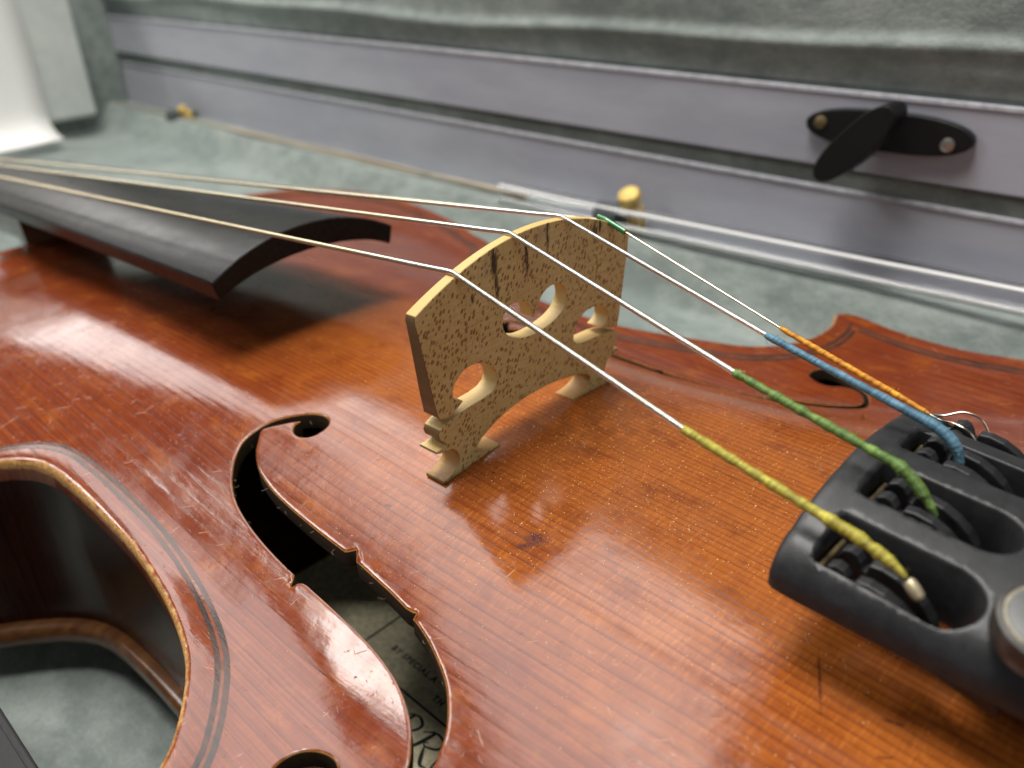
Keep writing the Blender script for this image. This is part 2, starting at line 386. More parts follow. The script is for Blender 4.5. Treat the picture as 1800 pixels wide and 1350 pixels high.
def mat_ebony():
    m, nt, b = new_mat('ebony'); n = NB(nt); p = n.pos()
    st = n.noise(n.mul(p, (.04, 1.6, 1.6)), 1, 4, .65); sm = n.noise(n.mul(p, (.12, .2, .2)), 1, 5, .7); dust = n.noise(p, 1.1, 5, .72)
    c = n.mix(n.smooth(st, .35, .7), (.008, .0075, .0075), (.017, .015, .014)); 
    up = n.smooth(n.sep(n.node('ShaderNodeNewGeometry').outputs['Normal'])[2], .6, .9)
    c = n.mix(n.m('MULTIPLY', n.m('MULTIPLY', n.smooth(dust, .62, .78), up), .5), c, (.26, .24, .22))
    n.put(b.inputs['Base Color'], c); n.put(b.inputs['Roughness'], n.m('ADD', .27, n.m('MULTIPLY', n.smooth(sm, .3, .7), .07))); b.inputs['Specular IOR Level'].default_value = .12
    n.put(b.inputs['Normal'], n.bump(n.m('ADD', n.m('MULTIPLY', st, .12), n.m('MULTIPLY', dust, .3)), .06, .002)); return m
def mat_black():
    m, nt, b = new_mat('black_composite'); n = NB(nt); p = n.pos()
    sm = n.noise(p, .5, 5, .7); gr = n.noise(p, 4.5, 3, .6); du = n.noise(p, 2.2, 4, .75)
    c = n.mix(n.smooth(sm, .35, .7), (.011, .0115, .0125), (.019, .0195, .0215)); c = n.mix(n.smooth(du, .85, .9, 0, .3), c, (.30, .29, .28))
    n.put(b.inputs['Base Color'], c); n.put(b.inputs['Roughness'], n.m('ADD', .38, n.m('MULTIPLY', sm, .14)))
    n.put(b.inputs['Normal'], n.bump(n.m('ADD', gr, sm), .18, .0016)); return m
def mat_wire(name, col, rough, tint):
    m, nt, b = new_mat(name); n = NB(nt); uv = n.node('ShaderNodeUVMap').outputs[0]; U, V, _ = n.sep(uv)
    hel = n.m('SINE', n.m('MULTIPLY', n.m('ADD', n.m('MULTIPLY', U, 1/.16), V), 2*math.pi))
    d = n.noise(n.comb(n.m('MULTIPLY', U, .5), n.m('MULTIPLY', V, 2.), 0), 1, 4, .65)
    c = n.mix(n.smooth(d, .35, .65), col, tint); c = n.mix(n.m('MULTIPLY', n.smooth(U, 322., 300.), .65), c, (.74, .60, .34))
    n.put(b.inputs['Base Color'], c); b.inputs['Metallic'].default_value = 1; b.inputs['Roughness'].default_value = rough
    n.put(b.inputs['Normal'], n.bump(hel, .35, .0008)); return m
def mat_silk(name, col, dark):
    m, nt, b = new_mat(name); n = NB(nt); uv = n.node('ShaderNodeUVMap').outputs[0]; U, V, _ = n.sep(uv)
    th = n.noise(n.comb(n.m('MULTIPLY', n.m('ADD', U, n.m('MULTIPLY', V, -.85)), 9.), n.m('MULTIPLY', V, 1.2), 0), 1, 3, .6); big = n.noise(n.comb(n.m('MULTIPLY', U, .6), V, 0), 1, 4, .6)
    c = n.mix(n.smooth(th, .3, .65), dark, col); c = n.mix(n.m('MULTIPLY', n.smooth(big, .45, .65), .7), c, dark); c = n.mix(n.m('MULTIPLY', n.smooth(big, .46, .34), .45), c, tuple(min(1, x*1.45+.03) for x in col))
    n.put(b.inputs['Base Color'], c); b.inputs['Roughness'].default_value = .42; b.inputs['Specular IOR Level'].default_value = .5
    n.put(b.inputs['Normal'], n.bump(th, .9, .002)); return m

m_top = mat_spruce()
m_inner = mat_wood('bare_spruce_wall', (.035, .02, .011), (.02, .011, .006), 0, .8, lines=2., spec=.2)
m_inside = mat_wood('inside_maple', (.20, .14, .075), (.145, .095, .05), 0, .8, lines=.8, spec=.2)
m_rib = mat_wood('varnished_maple_rib', (.042, .011, .006), (.018, .006, .004), 2, .2, coat=0, lines=.5, spec=.4)
m_back = mat_wood('varnished_maple_back', (.18, .075, .024), (.085, .03, .012), 1, .3, coat=.3, lines=.6)
m_purf_d = mat_wood('dyed_purfling', (.030, .020, .018), (.085, .030, .016), 0, .22, lines=.9)
m_purf_l = simple('pale_purfling', (.15, .04, .016), .2, colvar=.35)
m_ebony = mat_ebony(); m_black = mat_black(); m_bridge = mat_bridge()
m_neck = mat_wood('varnished_maple_neck', (.12, .05, .02), (.07, .028, .012), 0, .25, coat=.4)
m_velvet = mat_velvet('grey_green_velvet', (.155, .182, .170), (.275, .308, .288), .12)
m_velvet2 = mat_velvet('pillar_velvet', (.52, .55, .525), (.60, .63, .60), .10)
m_ribbon = mat_ribbon()
m_hem = simple('ribbon_hem', (.45, .455, .50), .5, colvar=.2)
m_paper = simple('white_paper', (.86, .845, .82), .75, bumpsc=.2, bumpst=.05)
m_brass = simple('brass', (.60, .43, .13), .6, .4, colvar=.25)
m_oldbrass = simple('dull_brass_pin', (.22, .17, .09), .5, .8, colvar=.35)
m_steel = simple('screw_steel', (.50, .49, .46), .38, 1., colvar=.2)
m_gold = simple('pale_gold_ball', (.50, .43, .28), .45, .6, colvar=.15)
m_knobtop = simple('knob_top', (.085, .087, .086), .5, .0, bumpsc=1.5, bumpst=.06, colvar=.15)
m_knobside = simple('knob_rim', (.032, .028, .024), .42, .0, colvar=.4, varsc=1.)
m_knobring = simple('knob_worn_ring', (.22, .20, .15), .5, .0, colvar=.3, varsc=1.)
m_blackgloss = simple('black_enamel', (.006, .0065, .0075), .48, spec=.28)
m_felt = simple('dark_felt', (.055, .065, .062), .9, colvar=.3)
m_green = simple('green_plastic', (.02, .17, .055), .22, coat=.6)
m_label = simple('aged_label_paper', (.86, .78, .52), .8, colvar=.18, varsc=.8)
m_ink = simple('printing_ink', (.018, .018, .015), .7)
m_dust = simple('rosin_dust', (.85, .60, .30), .35, colvar=.3, varsc=3.)
m_lint = simple('lint', (.40, .33, .20), .8)
m_cordg = simple('spare_string_gold', (.42, .36, .27), .5, .3)
m_tube_highlight = simple('tube_highlight_white', (.72, .72, .72), .4)  # white colour standing in for the highlights on the clear tube
m_outer = simple('black_case_shell', (.008, .008, .009), .4, bumpsc=1., spec=.25)
m_glass, nt_, b_ = new_mat('clear_plastic_tube'); b_.inputs['Transmission Weight'].default_value = 1; b_.inputs['Roughness'].default_value = .10; b_.inputs['IOR'].default_value = 1.25; b_.inputs['Base Color'].default_value = (.96, .96, .97, 1); b_.inputs['Coat Weight'].default_value = .0

# ---------------------------------------------------------------- the violin: surface functions
def ws(x): return np.interp(x, [-200, -150, -110, -70, -45, -25, -10, 5, 30, 60, 110, 165], [40, 72, 74, 66, 57, 52.5, 51.5, 53, 62, 80, 92, 40])*1.03
def wss(x):
    x = np.asarray(x, float); return (ws(x-8)+ws(x-4)+ws(x)*2+ws(x+4)+ws(x+8))/6
def arch(x, y):
    A = 13.1*np.clip(1-(np.abs(x)/180)**2.4, 0, 1); t = np.clip(np.abs(y)/wss(x), 0, 1)
    scoop = .75*np.exp(-((x-11)/15)**2)*(np.exp(-((y+50)/5.5)**2)+np.exp(-((y-50)/5.5)**2))
    return -12.25+A*0.5*(1+np.cos(np.pi*t**1.67))-scoop
near_low = [(158, 0), (157, -20), (150, -50), (135, -78), (115, -94), (90, -102), (65, -103), (45, -99), (30, -95.5), (18, -93.5), (11, -94.2), (7.6, -95.6)]
near_c = [(6.2, -93.2), (8.4, -88), (8.9, -83), (8.2, -77), (5.4, -70.5), (2.3, -67.1), (-2, -63.8), (-7, -60.8), (-14, -58.4), (-23.1, -56.4), (-35.3, -54.9), (-47, -54.7), (-56.6, -55.0), (-64.5, -55.7), (-70, -57.2), (-75.5, -60.6), (-81, -66.5), (-86, -73), (-90, -78)]
near_up = [(-92.2, -79.4), (-99, -80.6), (-108, -83.6), (-120, -87.4), (-135, -90.2), (-149, -91), (-165, -89), (-180, -83), (-191, -73), (-198, -58), (-202, -40), (-204, -20), (-205, 0)]
far_low = [(158, 0), (157, 20), (150, 50), (135, 78), (115, 94), (90, 102), (65, 102), (46.6, 98), (37, 95.2), (27, 94.6), (18, 96), (12, 97.6), (8.6, 97.2)]
far_c = [(6.8, 95.2), (8.6, 90), (9.1, 85.5), (8.6, 80), (5.2, 72.5), (-1.1, 67), (-13.2, 62.6), (-25.7, 58.8), (-38, 57.2), (-50, 57), (-62, 58.2), (-71, 61), (-80, 67.5), (-87, 74.5), (-91, 79)]
far_up = [(-93.5, 80.6), (-100, 82), (-108, 84.8), (-120, 88.2), (-135, 90.8), (-149, 91.6), (-165, 89.5), (-180, 84), (-191, 74), (-198, 58), (-202, 40), (-204, 20), (-205, 0)]
segs = [catmull(a, 2.0) for a in (near_low, near_c, near_up, far_up[::-1], far_c[::-1], far_low[::-1])]
outline = np.vstack([s[:-1] for s in segs]); outline = np.vstack([segs[0], segs[1], segs[2][:-1], segs[3], segs[4], segs[5][:-1]])
outline = resample(outline, 1.0)
def signed_area(p): x, y = p.T; return .5*np.sum(x*np.roll(y, -1)-np.roll(x, -1)*y)
if signed_area(outline) < 0: outline = outline[::-1]
# sound hole (bass side), millimetres on the plan
def sm(P, step=.45): return catmull(P, step)
f_out1 = [(-26.84, -23.33), (-27.06, -22.21), (-27.99, -21.19), (-29.51, -20.88), (-31.13, -21.19), (-32.73, -22.0), (-34.03, -23.12), (-35.52, -24.55), (-36.7, -26.08), (-37.57, -27.72), (-38.01, -29.77), (-38.06, -31.21), (-37.81, -32.54), (-37.16, -33.77), (-35.98, -35.31), (-34.61, -36.55), (-32.83, -37.89), (-30.44, -39.13), (-27.76, -40.06), (-24.5, -40.78), (-20.44, -41.41), (-15.58, -41.92), (-11.35, -42.23), (-8.85, -42.33)]
f_not1 = [(-8.21, -43.05), (-7.68, -43.77), (-7.12, -42.94), (-6.43, -42.53)]
f_out2 = [(-5.54, -42.43), (-1.34, -42.62), (3.16, -42.91), (7.65, -43.29), (11.65, -43.78), (15.15, -44.48), (18.16, -45.28), (21.19, -46.49), (23.92, -48.01), (25.96, -49.74), (27.4, -51.37), (27.95, -53.31), (27.41, -55.35), (25.96, -56.98), (23.99, -57.6), (22.0, -57.3)]
f_eye2 = [(21.3, -57.0), (20.49, -56.3), (19.19, -55.79), (17.7, -55.9), (16.22, -56.51), (15.04, -57.62), (14.44, -59.22), (14.54, -61.02), (15.64, -62.61), (17.34, -63.41), (19.44, -63.41), (21.84, -62.71), (24.53, -61.21), (27.19, -59.0), (29.12, -56.35), (30.23, -53.09), (30.36, -50.83), (29.62, -48.79), (28.57, -46.65), (26.72, -44.61), (24.48, -42.77), (21.54, -41.25), (18.0, -39.83), (14.97, -38.92), (13.67, -38.62)]
f_eye2b = [(21.3, -57.0), (20.5, -56.3), (19.2, -55.8), (17.7, -55.9), (16.2, -56.5), (15.0, -57.6), (14.4, -59.2), (14.5, -61), (15.6, -62.6), (17.3, -63.4), (19.4, -63.2), (21.6, -61.9), (24.0, -59.6), (26.6, -58.0), (28.3, -55.8), (29.1, -53.2), (29.1, -51), (28.4, -49.2), (27.4, -47.9), (25.6, -46.4), (23.6, -44.9), (21, -43.6), (18, -42.2), (15.5, -41.2), (14.2, -40.7)]
f_nick = [(13.44, -37.8), (12.85, -38.01)]
f_in1 = [(11.55, -38.02), (7.44, -37.42), (2.93, -36.94), (-1.19, -36.54)]
f_not2 = [(-1.92, -35.92), (-2.74, -35.31), (-3.41, -35.93), (-4.1, -36.35)]
f_in2 = [(-5.1, -36.35), (-9.63, -36.25), (-15.05, -36.06), (-19.69, -35.85), (-23.74, -35.54), (-27.09, -35.02), (-30.05, -34.3), (-32.53, -33.16), (-34.39, -31.93), (-35.97, -30.39), (-37.12, -29.05), (-36.35, -27.72), (-35.07, -26.39), (-33.79, -25.06), (-32.5, -23.94)]
f_eye1 = [(-32.68, -24.76), (-32.25, -25.68), (-31.33, -26.29), (-30.11, -26.5), (-28.9, -26.3), (-27.7, -25.58), (-27.02, -24.56)]
def fhole(mirror=False, dx=0):
    P = np.vstack([sm(f_out1), np.array(f_not1), sm(f_out2), sm(f_eye2b if mirror else f_eye2)]+([] if mirror else [np.array(f_nick)])+[sm(f_in1), np.array(f_not2), sm(f_in2), sm(f_eye1)])
    keep = [0]
    for i in range(1, len(P)):
        if np.hypot(*(P[i]-P[keep[-1]])) > .12: keep.append(i)
    P = P[keep]
    if mirror: P = np.stack([P[:, 0]+dx, -P[:, 1]+2.0+6.0*np.clip((P[:, 0]+4)/20, 0, 1)], 1)[::-1]
    return P
FH = fhole(); FH2 = fhole(True, 1.0)

def ztop_full(P, dE, dH):
    z = arch(P[:, 0], P[:, 1])
    lip = np.clip(1-dE/7.0, 0, 1); z = z+1.3*lip*lip*(3-2*lip)               # raised edge outside the fluting
    r = 1.1; q = np.clip(dE, 0, r); z = z-(r-np.sqrt(np.maximum(r*r-(r-q)**2, 0)))*.95
    r2 = .32; q = np.clip(dH, 0, r2); z = z-(r2-np.sqrt(np.maximum(r2*r2-(r2-q)**2, 0)))*.8
    return z

violin = thing('violin', 'worn reddish-brown varnished violin lying in the velvet-lined case', 'violin', (0, 0, -63))
def build_top():
    # interior points: fine near the camera, coarser outside the frame
    pts = []
    for loop, offs in ((outline, (.25, .6, 1.1, 1.8, 2.8, 4.0, 5.5)), (FH, (.09, .2, .34, .6, 1.0, 1.6)), (FH2, (.12, .34, .9, 1.6))):
        t = np.roll(loop, -1, 0)-np.roll(loop, 1, 0); t /= np.linalg.norm(t, axis=1)[:, None]; nn = np.stack([-t[:, 1], t[:, 0]], 1)
        for o in offs:
            for sgn in (1, -1):
                Q = loop+nn*o*sgn; d = dist_loop(Q, loop); pts.append(Q[d > o*.93])
    def grid(x0, x1, y0, y1, st):
        gx, gy = np.meshgrid(np.arange(x0, x1, st), np.arange(y0, y1, st)); g = np.stack([gx.ravel(), gy.ravel()], 1); return g
    g1 = grid(-120, 90, -80, 60, 1.5); g2 = grid(-210, 160, -105, 105, 4.0)
    m = ~((g2[:, 0] > -121) & (g2[:, 0] < 91) & (g2[:, 1] > -81) & (g2[:, 1] < 61))
    P = np.vstack(pts+[g1, g2[m]])
    P = P[inside(P, outline) & ~inside(P, FH) & ~inside(P, FH2)]
    nring = sum(len(q) for q in pts)
    dE = dist_loop(P, outline); dH = np.minimum(dist_loop(P, FH), dist_loop(P, FH2))
    P = P[(dE > .2) & (dH > .08)]
    # thin out crowding
    near = np.minimum(dist_loop(P, FH), dist_loop(P, FH2)) < .65; near |= dist_loop(P, outline) < 1.3
    Pf = P[~near]; key = np.round(Pf/.5).astype(int); _, ix = np.unique(key, axis=0, return_index=True); P = np.vstack([P[near], Pf[np.sort(ix)]])
    key = np.round(P/.03).astype(int); _, ix = np.unique(key, axis=0, return_index=True); P = P[np.sort(ix)]
    ov, tri = cdt(outline, [FH, FH2], P)
    dE = dist_loop(ov, outline); dH = np.minimum(dist_loop(ov, FH), dist_loop(ov, FH2))
    zt = ztop_full(ov, dE, dH)
    thick = 2.9+1.0*np.clip(1-dE/9, 0, 1)
    zb = np.minimum(arch(ov[:, 0], ov[:, 1])+1.0*np.clip(1-dE/7, 0, 1)-thick, zt-.6)
    V, F, nt_ = solidify(ov, tri, zt, zb)
    fm = np.zeros(len(F), int); fm[nt_:2*nt_] = 1
    n = len(ov)
    for i in range(2*nt_, len(F)):
        a = F[i][0]; fm[i] = 0 if dE[a % n] < .01 else 1
    o = part('top_plate', V, F, None, violin, True, mats=[m_top, m_inner], fmat=fm, angle=50)
    me = o.data
    for nm, d in (('edge_d', dE), ('hole_d', dH)):
        at = me.attributes.new(nm, 'FLOAT', 'POINT'); at.data.foreach_set('value', np.concatenate([d, d+3.]).astype(np.float32))
    return o
top = build_top()

# purfling: three inlaid strips following the edge
def offset_curve(seg, off):
    t = np.gradient(seg, axis=0); t /= np.linalg.norm(t, axis=1)[:, None]; nn = np.stack([-t[:, 1], t[:, 0]], 1)
    Q = seg+nn*off
    if not inside(Q[len(Q)//2:len(Q)//2+1], outline)[0]: Q = seg-nn*off
    return Q
def ztop_at(P):
    P = np.asarray(P); return ztop_full(P, dist_loop(P, outline), np.full(len(P), 9.))
def strip(o1, o2, lift, mats):
    V = []; F = []
    for sg in segs:
        sg = resample(sg, .8, False)
        # extend both ends so that the mitres meet in the corners
        sg = np.vstack([sg[0]-(sg[2]-sg[0])*np.array([[2.2], [1.1]]), sg, sg[-1]+(sg[-1]-sg[-3])*np.array([[1.1], [2.2]])])
        A = offset_curve(sg, o1); B = offset_curve(sg, o2); mid = (A+B)/2
        ok = inside(mid, outline) & (dist_loop(mid, outline) > (o1+o2)/2-.22)
        za = ztop_at(A)+lift; zb = ztop_at(B)+lift
        for i in range(len(sg)-1):
            if ok[i] and ok[i+1]:
                k = len(V); V += [(*A[i], za[i]), (*A[i+1], za[i+1]), (*B[i+1], zb[i+1]), (*B[i], zb[i])]
                V += [(v[0], v[1], v[2]-.3) for v in V[k:k+4]]
                F += [(k, k+1, k+2, k+3), (k, k+4, k+5, k+1), (k+2, k+6, k+7, k+3)]
    bm = bmesh.new(); vs = [bm.verts.new(v) for v in V]
    for f in F: bm.faces.new([vs[i] for i in f])
    bmesh.ops.remove_doubles(bm, verts=bm.verts, dist=.002)
    for f in bm.faces:
        f.normal_update()
        if abs(f.normal.z) > .4 and f.normal.z < 0: f.normal_flip()
    bm.verts.index_update(); V = [tuple(v.co) for v in bm.verts]; F = [tuple(v.index for v in f.verts) for f in bm.faces]; bm.free()
    return V, F
pv, pf = strip(3.7, 4.42, .03, None); pu = part('purfling', pv, pf, m_purf_d, top, True, angle=60, label='dark inlaid double line along the edge')
pv, pf = strip(4.84, 5.6, .03, None); part('purfling', pv, pf, m_purf_d, top, True, angle=60, label='dark inlaid double line along the edge')
pv, pf = strip(4.43, 4.83, .02, None); part('purfling_core', pv, pf, m_purf_l, top, True, angle=60)

def inset(poly, d):
    t = np.roll(poly, -1, 0)-np.roll(poly, 1, 0); t /= np.linalg.norm(t, axis=1)[:, None]; return poly+np.stack([-t[:, 1], t[:, 0]], 1)*d
def ring_wall(loops, closed_between=True):
    n = len(loops[0][0]); V = []; F = []
    for P, z in loops: V += [(p[0], p[1], z) for p in P]
    m = len(loops)
    for i in range(m):
        j = (i+1) % m
        for k in range(n): F.append((i*n+k, i*n+(k+1) % n, j*n+(k+1) % n, j*n+k))
    return V, F
oi, oi2 = inset(outline, 2.8), inset(outline, 4.0)
V, F = ring_wall([(oi, -15.3), (oi2, -15.3), (oi2, -50.4), (oi, -50.4)]); part('rib', V, [f[::-1] for f in F], m_rib, violin, True, angle=40)
# back plate
def build_back():
    pts = []
    for o in (.3, .8, 1.6, 3., 5.):
        Q = inset(outline, o); pts.append(Q[(dist_loop(Q, outline) > .9*o)])
    gx, gy = np.meshgrid(np.arange(-208, 160, 6.), np.arange(-104, 104, 6.)); g = np.stack([gx.ravel(), gy.ravel()], 1); pts.append(g)
    P = np.vstack(pts); P = P[inside(P, outline)]; P = P[dist_loop(P, outline) > .25]
    ov, tri = cdt(outline, [], P); d = dist_loop(ov, outline)
    r = 1.9; q = np.clip(d, 0, r); rd = r-np.sqrt(np.maximum(r*r-(r-q)**2, 0))
    dp = 5.0*np.clip((d-4)/40, 0, 1)**.8
    zt = -50.3-rd*.95-dp*.6; zb = -54.8+rd*.95-dp*.9-.5
    V, F, k = solidify(ov, tri, zt, np.minimum(zb, zt-.3)); return part('back_plate', V, F, m_back, violin, True, angle=50)
build_back()
# paper label glued inside, with its print
LZ = -52.0
KL = 1.04
def lx(x): return 81.85+(x-81.85)*KL
def ly(y): return -87.02+(y+87.02)*KL
V, F = box((lx(-4), ly(-27.5), LZ), (96, 42, .15)); lab = part('maker_label', V, F, m_label, violin, False, label='cream printed paper label seen through the sound hole')
def text(body, x, y, h, space=1.0, parent=lab):
    cu = bpy.data.curves.new('print', 'FONT'); cu.body = body; cu.size = h*KL*S; cu.space_character = space; cu.extrude = .012*S; cu.resolution_u = 3; cu.offset = .05*S
    t = bpy.data.objects.new('print', cu); COL.objects.link(t); dg = bpy.context.evaluated_depsgraph_get()
    me = bpy.data.meshes.new_from_object(t.evaluated_get(dg)); bpy.data.objects.remove(t)
    me.materials.clear(); me.materials.append(m_ink)
    o = bpy.data.objects.new('printed_line', me); COL.objects.link(o); o.parent = parent
    o.location = Vector((lx(x), ly(y), LZ+.1))*S-world_base(parent); return o
text('BY SPECIAL A', -18.9, -21.3, 1.75, 1.18)
text('TH', -4.4, -24.0, 1.75, 1.18)
def stroke(pts, w0, w1, name='printed_letter'):
    P = catmull([(lx(a), ly(b)) for a, b in pts], .25); n = len(P); t = np.gradient(P, axis=0); t /= np.linalg.norm(t, axis=1)[:, None]; nn = np.stack([-t[:, 1], t[:, 0]], 1)
    ww = np.array([w0+(w1-w0)*math.sin(math.pi*i/(n-1))**1.5 for i in range(n)])
    A = P+nn*ww[:, None]/2; B = P-nn*ww[:, None]/2
    V = [(*a, LZ+.11) for a in A]+[(*b, LZ+.11) for b in B]
    return V, [(i+n, i+1+n, i+1, i) for i in range(n-1)]
def letter(strokes): part('printed_letter', *joinm(*[stroke(*s) for s in strokes]), m_ink, lab, False)
def LP(ox, oy, k, pts): return [(ox+k*(a+.22*b), oy+k*b) for a, b in pts]
letter([(LP(-6.1, -34.0, 6, [(-.05, .02), (.12, .02), (.16, .3), (.18, .6), (.16, .98), (.02, .86)]), .2, .75), (LP(-6.1, -34.0, 6, [(.0, .88), (.3, 1.02), (.62, .86), (.6, .56), (.32, .44), (.22, .5)]), .2, .6)])
letter([(LP(-.6, -34.2, 6, [(-.1, .0), (.06, .04), (.14, .3), (.17, .6), (.14, .98), (-.1, .78)]), .2, .8), (LP(-.6, -34.2, 6, [(-.1, .8), (.2, 1.0), (.6, .92), (.66, .66), (.38, .5), (.24, .56), (.32, .64)]), .2, .6), (LP(-.6, -34.2, 6, [(.34, .5), (.55, .26), (.8, .02), (1.0, .06)]), .25, .75)])
letter([(LP(5.0, -34.4, 6, [(.5, 1.0), (.16, .86), (.04, .5), (.2, .12), (.55, .02), (.86, .22), (.92, .6), (.76, .92), (.5, 1.0)]), .25, .65)])
V, F = joinm(box((lx(2.3), ly(-26.2), LZ+.1), (41, .42, .05)), box((lx(-24.2), ly(-24.0), LZ+.1), (.42, 20, .05))); part('printed_rule', V, F, m_ink, lab, False)

# fingerboard and neck
def board_section(x):
    t = (x+60.8)/(328-60.8)*-1; hw = 21.2*(1-t)+12.2*t; zc = 21.6-.101*(-60.8-x); R = 42.
    ys = np.linspace(-hw, hw, 25); up = [(y, zc-y*y/(2*R)-.0000028*y**4) for y in ys]
    ze = up[0][1]; low = [(y*.955, ze-3.9+(4.4)*(1-(y/hw)**2)**.8*(1 if x > -190 else .0)) for y in ys[::-1]]
    return up+low
xs = [-60.8, -64, -80, -110, -150, -185, -195, -240, -300, -328]
secs = [board_section(x) for x in xs]; n = len(secs[0]); V = [(x, p[0], p[1]) for x, s_ in zip(xs, secs) for p in s_]
F = [(i*n+k, (i+1)*n+k, (i+1)*n+(k+1) % n, i*n+(k+1) % n) for i in range(len(xs)-1) for k in range(n)]
def cap(base, rev):
    h = n//2; q = [(base+k, base+k+1, base+n-2-k, base+n-1-k) for k in range(h-1)]; return [f[::-1] for f in q] if rev else q
F += cap(0, False)+cap((len(xs)-1)*n, True)
fb = bevel(part('fingerboard', V, F, m_ebony, violin, True, angle=40), .35, 2, 50)
V = []; F = []
for x in (-204, -217, -250, -290, -330):
    zc = 21.6-.101*(-60.8-x)-6; hw = 11.5; dp = 13 if x < -210 else 30
    for k in range(13):
        a = math.pi*k/12; V.append((x, -hw*math.cos(a), zc-3-dp*math.sin(a)**.8))
for i in range(4):
    for k in range(12): F.append((i*13+k, i*13+k+1, (i+1)*13+k+1, (i+1)*13+k))
    F.append((i*13+12, i*13, (i+1)*13, (i+1)*13+12))
F += [tuple(range(13))[::-1], tuple(52+k for k in range(13))]
part('neck', V, F, m_neck, violin, True, angle=60)
V, F = box((-329.5, 0, -4.0-4), (3.5, 24, 9)); bevel(part('nut', V, F, m_ebony, violin, False), .6)

# ---------------------------------------------------------------- the bridge
PSI, BX, LEAN = .0207477, .5553, .0294431
def bridge_pt(x, y, z):
    x = x+z*LEAN; c, q = math.cos(PSI), math.sin(PSI); return (BX+x*c-y*q, x*q+y*c, z)
brid = thing('bridge', 'pale flecked maple bridge standing upright under the four strings', 'bridge', (BX-2, 0, 0))
def foot_z(y): return float(arch(np.array([0.]), np.array([y]))[0])
def arcz(y): return 33.95-(y+1.0)**2/86.0-.018*y
arcp = [(y, arcz(y)) for y in np.linspace(22.2, -24.3, 60)]
left = [(-24.45, 27.2), (-23.9, 24.5), (-23.3, 21.2), (-22.75, 18.2), (-22.15, 14.8), (-21.4, 11.3), (-20.6, 10.6)]
wingL = [(-19.0, 10.75), (-17.6, 11.4), (-16.5, 12.0), (-17.2, 12.5), (-18.0, 12.8), (-18.4, 13.5), (-18.45, 14.4), (-18.1, 15.3), (-17.3, 16.2), (-16.2, 16.8), (-14.9, 17.05), (-13.4, 16.9), (-11.9, 16.3), (-10.6, 15.3), (-9.7, 14.0), (-9.3, 12.7), (-9.7, 11.6), (-10.8, 10.9), (-12.6, 10.6), (-14.6, 10.55), (-16.6, 10.4), (-18.6, 10.05)]
ankL = [(-20.3, 9.75), (-21.3, 9.2), (-21.6, 8.4), (-21.3, 7.5), (-20.6, 6.9), (-20.0, 6.3), (-21.2, 6.0), (-22.3, 6.1), (-22.4, 5.7), (-20.8, 5.2), (-19.2, 5.1), (-18.5, 4.5), (-18.0, 3.6), (-17.8, 2.6), (-18.0, 1.7), (-18.7, 1.0), (-19.8, .45), (-21.2, .2)]
footL = [(-21.3, -.35), (-19, -.1), (-16, .25), (-13, .5), (-11, .6), (-9.2, .7)]
inn = [(-9.2, 1.05), (-10.6, 1.1), (-12.4, 1.3), (-13.6, 1.7), (-14.15, 2.4), (-14.0, 3.1), (-13.2, 3.8), (-11.6, 4.7), (-9.6, 5.5), (-7, 6.2), (-4, 6.6), (-1, 6.7), (2, 6.65), (5, 6.3), (8, 5.7), (10.4, 5.1), (12.2, 4.4), (13.2, 3.6), (13.4, 2.7), (12.9, 1.9), (11.6, 1.3), (10, 1.1), (8.6, 1.05)]
footR = [(8.6, .7), (11, .6), (14, .4), (17, .15), (20.8, -.3)]
ankR = [(20.8, .2), (19.4, .5), (18.3, 1.0), (17.5, 1.7), (17.2, 2.7), (17.4, 3.7), (18.0, 4.6), (18.8, 5.1), (20.3, 5.2), (21.2, 5.6), (21.1, 6.0), (20.1, 6.0), (19.4, 6.4), (20.1, 7.1), (20.7, 7.9), (20.8, 8.7), (20.4, 9.5)]
wingR = [(19.6, 9.75), (17.8, 10.2), (15.6, 10.55), (13.2, 10.7), (11, 10.9), (9.3, 11.3), (8.5, 12.2), (8.5, 13.5), (9.0, 14.8), (10.1, 15.8), (11.6, 16.4), (13.4, 16.5), (15.2, 16.1), (16.6, 15.3), (17.5, 14.2), (17.7, 13.2), (17.3, 12.5), (16.6, 12.1), (15.8, 11.8), (17.0, 11.3), (18.6, 10.75), (20.4, 10.5)]
right = [(20.7, 12), (21.2, 16), (21.7, 20.5), (22.2, 24)]
BP = np.array(arcp+left+wingL+ankL+footL+inn+footR+ankR+wingR+right)
heart = np.vstack([catmull(np.array([(-1.5, 17.0), (-3.3, 17.2), (-5.2, 17.9), (-6.9, 18.9), (-7.9, 20.4), (-8.0, 21.8), (-7.3, 23.0), (-6.0, 23.6), (-4.4, 23.5), (-3.0, 22.9), (-2.0, 21.8), (-1.7, 20.6), (-1.3, 19.7)]), .5)[:-1], catmull(np.array([(-1.3, 19.7), (-.6, 20.5), (-.1, 21.9), (.9, 23.0), (2.3, 23.6), (3.9, 23.6), (5.4, 22.9), (6.3, 21.7), (6.4, 20.2), (5.7, 18.8), (4.1, 17.8), (2.2, 17.3), (.3, 17.0), (-1.5, 17.0)]), .5)[:-1]])
if signed_area(BP) < 0: BP = BP[::-1]
if signed_area(heart) > 0: heart = heart[::-1]
gx, gy = np.meshgrid(np.arange(-24, 23, 1.6), np.arange(0, 35, 1.6)); g = np.stack([gx.ravel(), gy.ravel()], 1); g = g[inside(g, BP) & ~inside(g, heart)]
g = g[(dist_loop(g, BP) > .5) & (dist_loop(g, heart) > .5)]
ov, tri = cdt(BP, [heart], g); nv = len(ov)
def bthick(y, z): return 3.95-2.5*(max(z, 0)/34)**1.1
